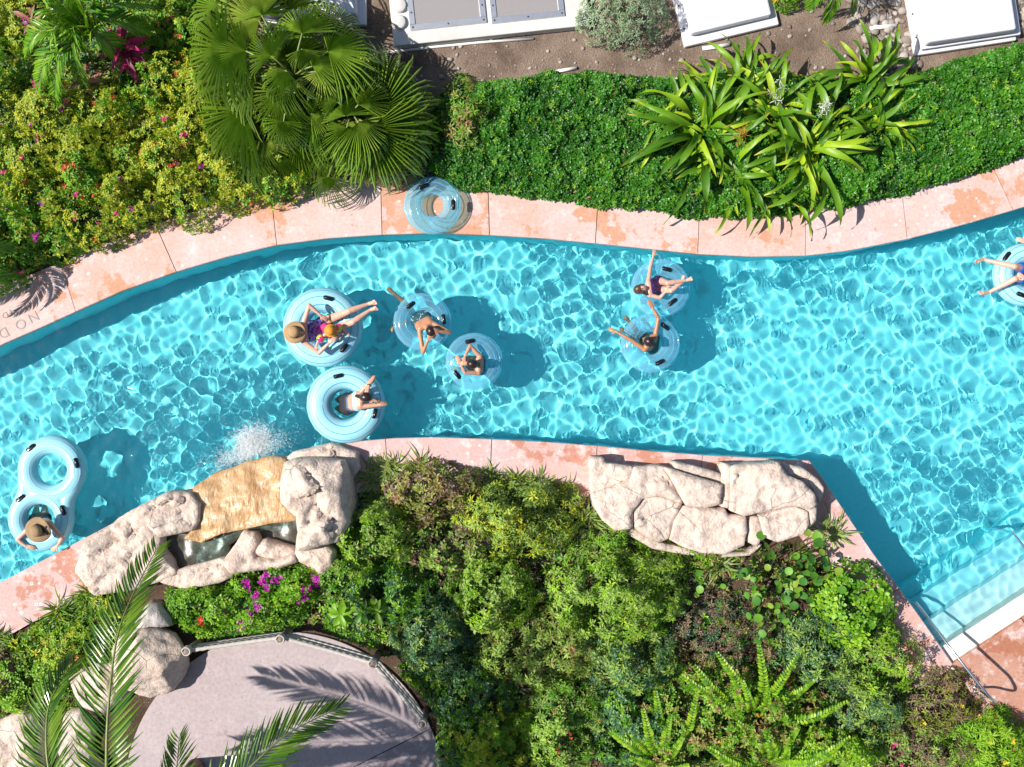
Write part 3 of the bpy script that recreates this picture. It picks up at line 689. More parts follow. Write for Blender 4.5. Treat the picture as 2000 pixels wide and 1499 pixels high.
# ------------------------------------------------------------------ rope fence round the patio
rf = thing('rope_fence', 'low wooden post and rope fence along the curved patio edge', 'fence', P(610, 1250, GZ))
posts = [P(390, 1254), P(566, 1229), P(739, 1278), P(833, 1389)]
HP = .62
for k, q in enumerate(posts):
    tl = Vector((random.uniform(-.02, .02), random.uniform(-.02, .02), 0))
    o = MB().tube([q + Vector((0,0,GZ)), q + tl*.5 + Vector((0,0,.3)), q + tl + Vector((0,0,HP-.01)), q + tl + Vector((0,0,HP))], [.062, .058, .056, .046], 14).build('post', MAT['wood'], rf, True, rel=True)
    MB().tube([q + tl + Vector((.066*cos(a), .066*sin(a), HP-.1+.012*a/3)) for a in np.linspace(0, 9*pi, 60)], .013, 6).build('rope_binding', MAT['rope'], o, True, rel=False).location = -rf.location
for a, b in zip(posts[:-1], posts[1:]):
    for zl in (HP-.08, HP-.22, HP-.36):
        n = int((b-a).length/.012); sag = .03
        pts_ = [a.lerp(b, i/n) + Vector((0, 0, zl - sag*4*(i/n)*(1-i/n))) for i in range(n+1)]
        MB().tube(pts_, .032 if zl > .5 else .026, 9, twist=.22, lobes=3, lobe=.16).build('rope', MAT['rope'], rf, True, rel=True)
# ------------------------------------------------------------------ leaf tools
def leaf_t(L=1.0, W=.4, peak=.45, fold=.12, droop=.2):
    """one leaf: verts, tris, margin weight"""
    v = [(0,0,0), (.3*L,-W*.36*(1.2-peak+.2),fold*W), (.3*L,0,0), (.3*L,W*.36*(1.2-peak+.2),fold*W),
         (.68*L,-W*.5*(peak+.35),fold*W-droop*L*.3), (.68*L,0,-droop*L*.3), (.68*L,W*.5*(peak+.35),fold*W-droop*L*.3), (L,0,-droop*L)]
    f = [(0,1,2),(0,2,3),(1,4,5),(1,5,2),(2,5,6),(2,6,3),(4,7,5),(5,7,6)]
    e = [0,1,0,1,1,0,1,.6]
    return np.array(v, float), np.array(f), np.array(e, float)
def disc_t():
    n = 10; v = [(0,0,0)] + [(.5+.5*cos(2*pi*k/n), .5*sin(2*pi*k/n), .06*cos(4*pi*k/n)) for k in range(n)]; v = [(x, y, z+.22*abs(y)) for x, y, z in v]; v[0] = (.5,0,-.04)
    return np.array(v, float), np.array([(0, 1+k, 1+(k+1) % n) for k in range(n)]), np.array([0]+[1]*n, float)
def rotz(a): c, s = cos(a), sin(a); return np.array([[c,-s,0],[s,c,0],[0,0,1]])
def roty(a): c, s = cos(a), sin(a); return np.array([[c,0,s],[0,1,0],[-s,0,c]])
def sprig_t(leaf, m=6, tilt=(.25, .9), r0=.05, seed=0, tiers=2):
    rr = random.Random(seed); V = []; F = []; E_ = []; n = 0
    for k in range(m):
        q = k / max(1, m-1); ti = tilt[0] + (tilt[1]-tilt[0])*q
        s = 1.0 - .45*q + rr.uniform(-.1, .1)
        M = rotz(k*2.399 + rr.uniform(-.3, .3)) @ roty(-ti)
        v = leaf[0]*s; v = v + [r0, 0, 0]; v = v @ M.T; v[:, 2] += q*.15
        V.append(v); F.append(leaf[1]+n); E_.append(leaf[2]); n += len(v)
    return np.concatenate(V), np.concatenate(F), np.concatenate(E_)
def batch(T, posn, nrm, scale, rng, val=None, spin=None):
    """copies of template T at posn with +z along nrm; returns V,F,v,e"""
    n = len(posn); nrm = nrm/np.linalg.norm(nrm, axis=1, keepdims=True)
    a = rng.uniform(0, 2*pi, n) if spin is None else spin
    ref = np.where(np.abs(nrm[:, 2:3]) > .9, np.array([[1., 0, 0]]), np.array([[0, 0, 1.]]))
    x = np.cross(ref, nrm); x /= np.linalg.norm(x, axis=1, keepdims=True); y = np.cross(nrm, x)
    xa = x*np.cos(a)[:, None] + y*np.sin(a)[:, None]; ya = np.cross(nrm, xa)
    t = T[0]; V = (posn[:, None, :] + scale[:, None, None]*(t[None, :, 0:1]*xa[:, None] + t[None, :, 1:2]*ya[:, None] + t[None, :, 2:3]*nrm[:, None]))
    k = len(t); F = (T[1][None] + (np.arange(n)*k)[:, None, None]).reshape(-1, 3)
    val = rng.random(n) if val is None else val
    return V.reshape(-1, 3), F, np.repeat(val, k), np.tile(T[2], n)
def join(parts):
    V = []; F = []; A = []; B = []; n = 0
    for v, f, a, b in parts: V.append(v); F.append(f+n); A.append(a); B.append(b); n += len(v)
    return np.concatenate(V), np.concatenate(F), np.concatenate(A), np.concatenate(B)
def leafmesh(name, data, mat, root=None, kind=None, off=True):
    V, F, A, B = data
    if root is not None and off: V = V - np.array(root.location)
    me = mesh_np(name, V, F); attr(me, 'v', A); attr(me, 'e', B); return link(name, me, mat, root, kind)

OVAL = leaf_t(1, .5, .45, .15, .25); LANCE = leaf_t(1, .34, .4, .2, .3); OBOV = leaf_t(1, .62, .8, .12, .15); ROUND = leaf_t(1, .8, .62, .1, .15); NARROW = leaf_t(1, .2, .4, .25, .4)
SPR = {'oval': [sprig_t(OVAL, 7, seed=i) for i in range(3)], 'lance': [sprig_t(LANCE, 7, (.1, .9), seed=i) for i in range(3)],
       'obov': [sprig_t(OBOV, 6, (.15, .8), seed=i) for i in range(3)], 'round': [sprig_t(ROUND, 5, (.2, .8), .15, seed=i) for i in range(3)],
       'narrow': [sprig_t(NARROW, 11, (.2, 1.1), seed=i) for i in range(3)]}
FLOW = [sprig_t(leaf_t(1, .8, .6, .1, .1), 5, (.3, .5), seed=i) for i in range(2)]

def surface_pts(rng, n, cx, cy, rx, ry, h, lump=.22, z0=GZ):
    rr = np.sqrt(rng.random(n)); th = rng.uniform(0, 2*pi, n); sd = rng.uniform(0, 99)
    lay = rng.choice([1, .86, .68], n, p=[.6, .25, .15])
    ux, uy = rr*np.cos(th), rr*np.sin(th)
    # uneven outline and lumps
    wob = np.array([noise.noise(Vector((cos(t)*1.3+sd, sin(t)*1.3, sd))) for t in th])
    bl = np.array([fbm(a*rx+sd, b*ry, sd, 2.6, 3) for a, b in zip(ux, uy)])
    k = 1 + .28*wob
    z = h*np.power(np.clip(1-rr**2.6, 0, 1), .55)*(1 + lump*bl*2.0)*lay
    X = cx + ux*rx*k; Y = cy + uy*ry*k
    nrm = np.stack([ux/rx*.8, uy/ry*.8, (.55 + np.clip(1-rr, 0, 1))/h*.6], 1) + rng.normal(0, .35, (n, 3)); nrm[:, 2] = np.abs(nrm[:, 2]) + .15
    return np.stack([X, Y, z0 + .03 + z], 1), nrm, np.clip(.5+bl*1.3, 0, 1)

def shrub(name, label, cat, px, py, rx, ry, h, mat, kind='oval', size=.07, dens=260, flowers=(), group=None, seed=0, lump=.22, mat2=None, frac2=.25):
    rng = np.random.default_rng(seed + 5000 + int(px*3+py)); c = P(px, py, h*.55)
    root = thing(name, label, cat, (c.x, c.y, GZ), group)
    n = int(dens*pi*rx*ry*(1+.5*h)); pts, nrm, bl = surface_pts(rng, n, c.x, c.y, rx, ry, h, lump)
    val = np.clip(.55*rng.random(n) + .45*bl, 0, 1); sc = size*rng.uniform(.7, 1.25, n)
    w_ = rng.integers(0, 3, n); sel2 = (rng.random(n) < frac2) if mat2 else np.zeros(n, bool)
    def mk(mask, nm, mt):
        d = [batch(SPR[kind][i], pts[mask & (w_ == i)], nrm[mask & (w_ == i)], sc[mask & (w_ == i)], rng, val[mask & (w_ == i)]) for i in range(3) if (mask & (w_ == i)).any()]
        leafmesh(nm, join(d), MAT[mt], root, 'stuff')
    mk(~sel2, 'foliage', mat)
    if mat2: mk(sel2, 'foliage', mat2)
    st = MB()
    for k in range(6):
        a = rng.uniform(0, 6.28); q = Vector((c.x + .75*rx*cos(a)*rng.random(), c.y + .75*ry*sin(a)*rng.random(), GZ + h*.6))
        st.tube([Vector((c.x, c.y, GZ-.02)), Vector((c.x, c.y, GZ)).lerp(q, .5) + Vector((0, 0, .05)), q], [.02, .014, .007], 5)
    st.build('stem', MAT['stem'], root, rel=True)
    for fm, cnt, fs, clus in flowers:
        fp, fn, _ = surface_pts(rng, cnt*4, c.x, c.y, rx*.95, ry*.95, h*1.08, lump); P_ = []
        keep = np.argsort(-fp[:, 2])[:cnt*3]; keep = rng.permutation(keep)[:cnt]
        for i in keep:
            for q in range(clus): P_.append(fp[i] + rng.normal(0, fs*.55, 3)*[1, 1, .5] + [0, 0, .05])
        P_ = np.array(P_); nn = np.tile([0, 0, 1.], (len(P_), 1)) + rng.normal(0, .45, (len(P_), 3))
        leafmesh('blossom', batch(FLOW[0], P_, nn, fs*rng.uniform(.6, 1.1, len(P_)), rng), MAT[fm], root, 'stuff')
    return root

# hedge
def hedge():
    top = [(838,330),(826,250),(850,182),(905,158),(985,150),(1060,140),(1130,138),(1215,136),(1290,146),(1350,150),(1420,128),(1500,126),(1560,140),(1640,148),(1720,150),(1800,138),(1870,112),(1950,92),(2040,70),(2110,60)]
    bot = [(2110,264),(2000,302),(1955,318),(1860,350),(1760,376),(1665,398),(1575,408),(1470,418),(1368,420),(1270,412),(1170,398),(1060,380),(957,368),(890,362)]
    hh = .42; poly = [(P(x, y, hh*.8).x, P(x, y, hh*.8).y) for x, y in top + bot]; rng = np.random.default_rng(5)
    xs, ys = zip(*poly); n = 50000; x = rng.uniform(min(xs), max(xs), n); y = rng.uniform(min(ys), max(ys), n)
    wx = np.array([noise.noise(Vector((a*2.2, b*2.2, 3))) for a, b in zip(x, y)])*.09
    k = inside(poly, x + wx, y + wx); x, y = x[k], y[k]; d = edge_dist(poly, x, y); n = len(x)
    b1_ = np.array([fbm(a, b, 1, 2.4, 3) for a, b in zip(x, y)])
    lay = rng.choice([1, .8, .5], n, p=[.55, .25, .2])
    z = (hh*(1 - np.exp(-(d+.02)/.10))*(1 + .42*b1_) + rng.normal(0, .03, n))*lay
    q = P(1400, 260, hh); root = thing('hedge', 'dense clipped dark green hedge running along the north coping', 'hedge', (q.x, q.y, GZ))
    nrm = np.stack([rng.normal(0, .38, n), rng.normal(0, .38, n), np.ones(n)], 1); pts = np.stack([x, y, GZ + .04 + z], 1)
    val = np.clip(.6*rng.random(n) + .25 + .5*b1_, 0, 1); w_ = rng.integers(0, 3, n); s = .053*rng.uniform(.7, 1.3, n)
    leafmesh('foliage', join([batch(SPR['obov'][i], pts[w_ == i], nrm[w_ == i], s[w_ == i], rng, val[w_ == i]) for i in range(3)]), MAT['hedge'], root, 'stuff')
    q_ = rng.random(n) < .07; leafmesh('foliage', batch(SPR['lance'][0], pts[q_]+[0, 0, .02], nrm[q_], s[q_]*1.1, rng), MAT['bright'], root, 'stuff')
    q_ = rng.random(n) < .012; leafmesh('foliage', batch(OVAL, pts[q_]+[0, 0, .03], nrm[q_], s[q_]*1.2, rng), MAT['ti_dry'], root, 'stuff')
    st = MB()
    for i in range(0, n, 400): st.tube([(x[i], y[i], GZ-.02), (x[i]+.03, y[i], GZ+max(.06, z[i]*.7))], [.012, .006], 5)
    st.build('stem', MAT['stem'], root, rel=True)
hedge()

# north-west flowering bed
rows = [('back', [(-30,20,'g'),(60,40,'g'),(300,-20,'l'),(310,60,'l'),(370,60,'l'),(440,-20,'l')]),
 ('second', [(-20,130,'l'),(290,160,'l'),(350,150,'g'),(430,180,'g')]),
 ('third', [(30,215,'g'),(110,215,'g'),(200,215,'g'),(285,230,'g'),(380,250,'g'),(470,250,'l')]),
 ('fourth', [(-25,300,'l'),(60,300,'g'),(150,290,'g'),(245,310,'g'),(330,320,'g'),(440,330,'g'),(560,330,'l')]),
 ('fifth', [(0,390,'l'),(90,390,'g'),(160,360,'l'),(260,385,'g'),(360,375,'g'),(480,350,'g')]),
 ('front', [(-25,510,'l'),(25,455,'l'),(110,450,'l'),(190,420,'g')])]
ORD = ['first', 'second', 'third', 'fourth', 'fifth', 'sixth', 'seventh', 'eighth', 'ninth', 'tenth']
i = 0
for rn, row in rows:
    for q, (x, y, k) in enumerate(row):
        fl_ = []; i += 1
        if i % 3 == 0: fl_.append(('pink', 3, .05, 4))
        if i % 4 == 1: fl_.append(('red', 4, .04, 3))
        if i % 5 == 2: fl_.append(('magenta', 3, .045, 5))
        if x < 60 and y > 350: fl_.append(('violet', 4, .04, 3))
        where = '%s from left, %s row of the upper left bed' % (ORD[q], rn)
        if k == 'g': shrub('flowering_shrub', 'yellow green shrub, ' + where, 'shrub', x, y, .62, .58, .55+.12*sin(i*2.1), 'gold', 'oval', .062, 330, fl_, 'shrubs in the upper left bed', i, .5, 'lush', .2)
        else: shrub('flowering_shrub', 'mid green shrub, ' + where, 'shrub', x, y, .62, .60, .5+.1*sin(i*1.7), 'lush', 'oval', .07, 300, fl_, 'shrubs in the upper left bed', i, .5, 'gold', .25)
shrub('orange_flower_shrub', 'fresh green shrub with red orange blossoms in the middle of the upper left bed', 'shrub', 165, 340, .42, .5, .66, 'bright', 'lance', .09, 260, [('red', 8, .045, 4)], seed=91, mat2='lush', frac2=.5)
shrub('rosette_shrub', 'olive green rosette shrub between the fan palms and the hedge', 'shrub', 912, 235, .5, .82, .55, 'olive', 'lance', .11, 190, seed=5, mat2='lush', frac2=.3)
shrub('rosette_shrub', 'small dark shrub under the fan palm leaves by the coping', 'shrub', 800, 325, .5, .35, .3, 'olive', 'lance', .09, 190, seed=6, mat2='deep', frac2=.5)
shrub('silver_bush', 'pale grey green bush beside the metal hatch', 'shrub', 1218, 18, .78, .62, .75, 'silver', 'lance', .06, 420, seed=3)
shrub('croton', 'small yellow croton at the top edge beside the middle white cover', 'shrub', 1545, -12, .42, .22, .4, 'bright', 'lance', .09, 260, [('yellow', 8, .06, 3)], seed=4)

# southern garden
def sg(name, label, px, py, rx, ry, h, mat, kind, size, dens=230, fl_=(), mat2=None, f2=.3, lump=.35, seed=0):
    return shrub(name, label, 'shrub', px, py, rx*1.14, ry*1.14, h, mat, kind, size*1.05, dens*1.05, fl_, None, seed, lump*1.9, mat2, f2)
sg('bougainvillea', 'green bougainvillea with magenta blossoms below the waterfall rocks', 560, 1140, .78, .36, .5, 'lush', 'round', .055, 420, [('magenta', 24, .05, 9)], 'bright', .4)
sg('bougainvillea', 'green shrub with magenta blossoms spilling over the rope fence', 490, 1190, .75, .34, .42, 'lush', 'round', .05, 420, [('magenta', 9, .05, 8)], 'bright', .4)
sg('groundcover', 'bright green leafy groundcover right of the grey rock slab', 395, 1190, .62, .36, .36, 'bright', 'round', .05, 420, [('red', 2, .06, 5)], 'lush', .5)
sg('leafy_shrub', 'fresh green shrub at the right end of the waterfall rocks', 660, 1130, .55, .42, .5, 'lush', 'oval', .07, 320, (), 'varieg', .45)
sg('leafy_shrub', 'green shrub with pale leaf edges below the striped plants left of centre', 735, 1050, .62, .5, .6, 'varieg', 'oval', .085, 240, (), 'bright', .3)
sg('coleus', 'reddish olive shrub just south of the striped plants', 855, 965, .78, .42, .6, 'olive', 'oval', .085, 250, (), 'purple', .4)
sg('leafy_shrub', 'yellowish variegated shrub mound in the garden centre below the coping', 1010, 1010, .92, .62, .75, 'varieg', 'lance', .095, 230, (), 'gold', .4)
sg('leafy_shrub', 'dusky shrub with brown and cream leaves in the garden centre', 905, 1065, .7, .5, .6, 'purple', 'oval', .085, 230, (), 'varieg', .6)
sg('leafy_shrub', 'dark green shrub behind the rope fence middle', 760, 1165, .7, .5, .5, 'lush', 'oval', .075, 300, (), 'deep', .45)
sg('leafy_shrub', 'bluish green variegated shrub in shade beside the right rope fence', 850, 1250, .72, .62, .45, 'deep', 'lance', .1, 230, (), 'varieg', .35)
sg('leafy_shrub', 'lime tipped shrub in the middle of the south garden', 960, 1160, .7, .6, .7, 'varieg', 'oval', .085, 240, (), 'bright', .4)
sg('leafy_shrub', 'broad sunlit variegated shrub mound left of the round leaved plant', 1210, 1165, 1.08, .78, .85, 'varieg', 'lance', .095, 240, (), 'bright', .4)
sg('leafy_shrub', 'mixed green shrub below the sunlit variegated mound', 1230, 1290, .85, .55, .6, 'varieg', 'lance', .09, 230, (), 'deep', .5)
sg('leafy_shrub', 'grey green variegated shrub in the lower garden centre', 1060, 1270, .9, .65, .65, 'varieg', 'lance', .09, 230, (), 'olive', .3)
sg('leafy_shrub', 'dark shrub in shade right of the patio edge', 925, 1365, .62, .62, .42, 'deep', 'oval', .07, 280, (), 'lush', .4)
sg('leafy_shrub', 'yellow green shrub at the bottom edge right of the patio', 985, 1450, .85, .5, .6, 'gold', 'oval', .075, 300, (), 'bright', .5)
sg('leafy_shrub', 'variegated shrub at the bottom edge below the garden centre', 1110, 1420, .7, .7, .6, 'varieg', 'lance', .09, 230, [('red', 3, .04, 3)], 'lush', .4)
sg('leafy_shrub', 'dark green shrub hugging the bottom end of the patio rim', 900, 1470, .4, .5, .4, 'lush', 'oval', .06, 300, (), 'deep', .3)
sg('leafy_shrub', 'low brownish shrub in shade below the long rock outcrop', 1400, 1230, .8, .6, .3, 'purple', 'lance', .08, 170, (), 'deep', .3)
sg('leafy_shrub', 'small green shrub tucked under the left end of the outcrop', 1215, 1045, .5, .34, .35, 'lush', 'narrow', .08, 220, (), 'bright', .3)
sg('leafy_shrub', 'low reddish plants along the foot of the outcrop', 1330, 1090, .8, .24, .22, 'olive', 'oval', .06, 240, (), 'lush', .5)
sg('leafy_shrub', 'glossy green shrub beside the diagonal coping', 1680, 1185, .6, .62, .6, 'lush', 'round', .085, 260, (), 'bright', .4)
sg('leafy_shrub', 'variegated shrub leaning over the diagonal coping near the steps', 1720, 1290, .62, .5, .6, 'varieg', 'lance', .09, 240, (), 'bright', .4)
sg('leafy_shrub', 'deep green shrub in the hollow behind the ferns', 1610, 1270, .6, .6, .5, 'deep', 'lance', .1, 220, (), 'varieg', .4)
sg('leafy_shrub', 'pale edged green shrub left of the handrail foot', 1700, 1390, .66, .55, .5, 'deep', 'lance', .085, 240, (), 'varieg', .5)
sg('coleus', 'reddish bronze shrub at the foot of the steel handrail', 1840, 1370, .62, .5, .45, 'olive', 'lance', .075, 260, [('yellow', 3, .04, 3)], 'purple', .5)
sg('leafy_shrub', 'lime green ferny shrub in the bottom right corner', 1950, 1455, .62, .5, .6, 'bright', 'narrow', .11, 240, [('yellow', 5, .05, 4)])
sg('leafy_shrub', 'brown green mixed shrub at the bottom edge left of the lime shrub', 1800, 1470, .75, .45, .42, 'purple', 'lance', .08, 240, [('pink', 2, .04, 3)], 'varieg', .5)
sg('leafy_shrub', 'yellow green shrub at the bottom edge beneath the ferns', 1640, 1475, .8, .4, .45, 'bright', 'oval', .08, 250, (), 'varieg', .4)
sg('leafy_shrub', 'olive brush among the ferns at the bottom edge', 1420, 1410, 1.6, .85, .55, 'olive', 'oval', .075, 210, [('orange', 6, .05, 3)], 'lush', .5)
sg('leafy_shrub', 'dark shrub left of the ferns at the bottom edge', 1240, 1420, .65, .7, .45, 'deep', 'oval', .085, 240, [('red', 2, .04, 3)], 'lush', .4)
sg('groundcover', 'bright yellow green groundcover below the lily clumps at lower left', 50, 1340, .85, .5, .28, 'bright', 'round', .05, 420, (), 'lush', .35)
sg('groundcover', 'yellow green groundcover with orange blossoms beside the tall frond', 140, 1270, .55, .4, .3, 'bright', 'oval', .05, 380, [('orange', 5, .05, 4)], 'gold', .4)
sg('coleus', 'dark brown leafed plant at the left edge below the lily clumps', 2, 1320, .3, .4, .3, 'purple', 'oval', .11, 160)

# low leafy ground cover between the shrubs
def cover_bed(label, poly_px, n, mats, seed):
    poly = [(P(x, y).x, P(x, y).y) for x, y in poly_px]; rng = np.random.default_rng(seed); xs, ys = zip(*poly)
    x = rng.uniform(min(xs), max(xs), n); y = rng.uniform(min(ys), max(ys), n); k = inside(poly, x, y); x, y = x[k], y[k]; n = len(x)
    b = np.array([fbm(p, q, seed, 1.1, 3) for p, q in zip(x, y)]); k = b > -.32; x, y, b = x[k], y[k], b[k]; n = len(x)
    root = thing('ground_cover', label, 'ground cover', (float(x.mean()), float(y.mean()), GZ)); root['kind'] = 'stuff'
    pts = np.stack([x, y, GZ+.03+.2*np.clip(.5+b, 0, 1)*rng.random(n)], 1); nrm = np.stack([rng.normal(0, .4, n), rng.normal(0, .4, n), np.ones(n)], 1); w_ = rng.integers(0, len(mats), n)
    for i, mt in enumerate(mats):
        q = w_ == i; leafmesh('foliage', batch(SPR[('oval', 'lance')[i % 2]][i % 3], pts[q], nrm[q], .085*rng.uniform(.6, 1.3, q.sum()), rng), MAT[mt], root, 'stuff')
cover_bed('low mixed leaves between the shrubs of the south garden', [(690,960),(1140,1000),(1250,1080),(1600,1060),(1640,1150),(1800,1370),(1960,1420),(2040,1540),(870,1540),(870,1440),(850,1380),(760,1280),(600,1215),(640,1100)], 10000, ['lush', 'varieg', 'purple', 'deep', 'olive'], 21)
cover_bed('low leaves under the waterfall rocks beside the rope fence', [(330,1150),(640,1110),(660,1230),(560,1225),(390,1245),(340,1215)], 2400, ['lush', 'bright'], 22)
cover_bed('low green leaves along the outer side of the rope fence', [(560,1215),(580,1222),(745,1266),(760,1285),(850,1385),(872,1440),(880,1540),(960,1540),(930,1400),(850,1270),(760,1210),(640,1180)], 3800, ['lush', 'deep', 'bright'], 25)
cover_bed('low leaves at the lower left below the lily clumps', [(-60,1310),(60,1230),(180,1150),(240,1180),(260,1260),(220,1300),(120,1330),(0,1400),(-60,1420)], 2600, ['lush', 'bright', 'gold'], 23)
cover_bed('low leaves under the shrubs of the upper left bed', [(-60,-60),(480,-60),(470,120),(560,250),(640,340),(500,372),(300,432),(120,505),(-60,570)], 9000, ['lush', 'gold', 'deep'], 24)

# strap-leaved clumps
def strap_t(L=1, W=.06, rise=.7, droop=1.0, n=6):
    V = []; F = []; E_ = []
    for i in range(n+1):
        s = i/n; a = rise - (rise+droop*.6)*s**1.6*.9
        x = L*s*cos(rise*.6)*(1-.1*s); z = L*(sin(rise)*s - droop*.55*s*s)
        w_ = W*(1-s**2.2)*(.5+.5*min(1, s*4)) + .002
        V += [(x, -w_, z+w_*.5), (x, 0, z), (x, w_, z+w_*.5)]; E_ += [1, 0, 1]
        if i:
            b_ = 3*i
            for q in (0, 1): F += [(b_-3+q, b_-2+q, b_+1+q), (b_-3+q, b_+1+q, b_+q)]
    return np.array(V), np.array(F), np.array(E_, float)
def clump(name, label, px, py, r, mat, n=70, W=.035, h=.35):
    rng = np.random.default_rng(5000+int(px*7+py)); c = P(px, py, h*.4); root = thing(name, label, 'plant', (c.x, c.y, GZ)); D = []
    for k in range(5):
        m_ = n//5; T = strap_t(1, W/r*.5, .35+.25*k, .75, 6); a = rng.uniform(0, 2*pi, m_)
        p_ = np.stack([c.x+rng.normal(0, r*.14, m_), c.y+rng.normal(0, r*.14, m_), np.full(m_, GZ+.02)], 1)
        nn = np.stack([rng.normal(0, .12, m_), rng.normal(0, .12, m_), np.ones(m_)], 1)
        D.append(batch(T, p_, nn, r*rng.uniform(.7, 1.15, m_)*(1-.07*k), rng, None, a))
    leafmesh('leaves', join(D), MAT[mat], root, 'stuff'); return root
for i, (x, y, r) in enumerate([(722,935,.42),(765,922,.5),(815,918,.5),(850,925,.38),(925,945,.4),(958,935,.45),(1010,948,.42),(1055,950,.44),(1100,965,.42),(1148,1020,.52),(735,985,.4)]):
    tag(clump('striped_clump', '', x, y, r, 'stripe', 85), 'cream striped strap-leaved clump, %s from the waterfall rocks below the south coping' % ORD[i] if i < 10 else 'cream striped strap-leaved clump tucked behind the first one by the waterfall rocks', 'plant', 'striped clumps below the south coping')
clump('striped_clump', 'striped strap-leaved clump at the right end of the outcrop', 1625, 1045, .5, 'stripe', 80)
clump('striped_clump', 'striped strap-leaved clump under the middle of the outcrop', 1405, 1105, .48, 'stripe', 70)
clump('striped_clump', 'pale striped clump in the shade left of the round leaved plant', 1340, 1110, .35, 'stripe', 50)
for i, (x, y, r) in enumerate([(-15,1250,.4),(22,1275,.5),(70,1245,.42),(110,1200,.5),(135,1225,.42),(165,1165,.46),(178,1128,.35),(208,1128,.5)]):
    tag(clump('lily_clump', '', x, y, r, 'lily', 95, .03), 'grassy green lily clump, %s from the left edge below the lower left coping' % ORD[i], 'plant', 'lily clumps at lower left')

# crinum lilies: every strap leaf its own part
def crinum_leaf(seed):
    rr = random.Random(seed); V = []; F = []; E_ = []; n = 12; L = 1.0; W = .041; x = z = 0.0; a = rr.uniform(.55, .95); y = 0.0; bend = rr.uniform(1.4, 3.0); yaw = 0; yb = rr.uniform(-.9, .9)
    for i in range(n+1):
        s = i/n; w_ = W*(min(1, .45+s*2.2))*(1-s**3.2)+.002; und = .022*sin(s*14+seed)*min(1, s*3)
        nx, ny = -sin(yaw), cos(yaw)
        V += [(x-nx*w_, y-ny*w_, z+w_*.55+und), (x, y, z), (x+nx*w_, y+ny*w_, z+w_*.55-und)]; E_ += [s]*3
        st_ = L/n; x += st_*cos(a)*cos(yaw); y += st_*cos(a)*sin(yaw); z += st_*sin(a); a -= bend/n*(.5+s); yaw += yb/n
        if i:
            b_ = 3*i
            for q in (0, 1): F.append((b_-3+q, b_-2+q, b_+1+q, b_+q))
    me = mesh_py('leaf', V, F, True); attr(me, 'v', [rr.random()]*len(V)); attr(me, 'e', np.array(E_)**1.0); me.materials.append(MAT['crinum']); return me
CL = [crinum_leaf(i) for i in range(18)]
def crinum(label, px, py, n, L, flowers=(), seed=0):
    rr = random.Random(seed); c = P(px, py, .25); root = thing('crinum_lily', label, 'lily', (c.x, c.y, GZ))
    for k in range(n):
        q = k/n; o = link('leaf', rr.choice(CL), None, root); s = L*rr.uniform(.75, 1.1)*(1-.25*q)
        o.location = (rr.uniform(-.14, .14), rr.uniform(-.14, .14), .02+.3*q); o.rotation_euler = (rr.uniform(-.6, .6), -rr.uniform(-.35, .4) - .5*q**1.3, k*2.399+rr.uniform(-.6, .6)); o.scale = (s, s*rr.uniform(.8, 1.25), s)
    MB().tube([(0,0,-.02),(0,0,.12),(0,0,.3)], [.07,.06,.03], 10).build('stem', MAT['lily_stem'], root, True)
    for fx, fy, mt in flowers:
        e = P(fx, fy, .95); tip = Vector((e.x, e.y, .95)) - Vector(root.location)
        s_ = MB().tube([(0,0,.1), tip*.5+Vector((0,0,.15)), tip], .012, 6).build('flower_stalk', MAT['lily_stem'], root, True)
        rng = np.random.default_rng(int(fx)); pp = np.array([tip]*9)+rng.normal(0, .06, (9, 3)); nn = rng.normal(0, .7, (9, 3))+[0,0,.8]
        leafmesh('blossom', batch(sprig_t(leaf_t(1,.12,.5,.1,.5), 6, (.1,.6)), pp, nn, .1*rng.uniform(.7, 1.2, 9), rng), MAT[mt], s_, None, False)
MAT['lily_stem'] = simple('lily stem', (.14, .26, .05), .5, .15)
crinum('large crinum lily at the left of the cluster in the hedge', 1366, 262, 60, 1.8, [(1448, 262, 'orange')], 1)
crinum('crinum lily in the middle of the cluster carrying white blossoms', 1500, 225, 50, 1.6, [(1518, 175, 'whitep')], 2)
crinum('crinum lily at the front of the cluster drooping over the coping', 1565, 292, 60, 1.75, [(1612, 208, 'whitep')], 3)
crinum('tall crinum lily at the back right of the cluster near the soil', 1688, 165, 40, 1.45, (), 4)
crinum('crinum lily at the right end of the cluster', 1700, 245, 34, 1.3, (), 5)
crinum('crinum lily behind the middle of the cluster', 1440, 180, 46, 1.35, (), 6)

crinum('low crinum lily at the far left of the cluster over the hedge', 1290, 250, 22, 1.25, (), 7)
crinum('crinum lily at the front left of the cluster hanging over the coping', 1430, 330, 36, 1.4, (), 8)
crinum('crinum lily at the front right of the cluster hanging over the coping', 1530, 370, 26, 1.15, (), 9)
crinum('small crinum lily in the gap between the middle and the right end', 1620, 235, 26, 1.2, (), 10)

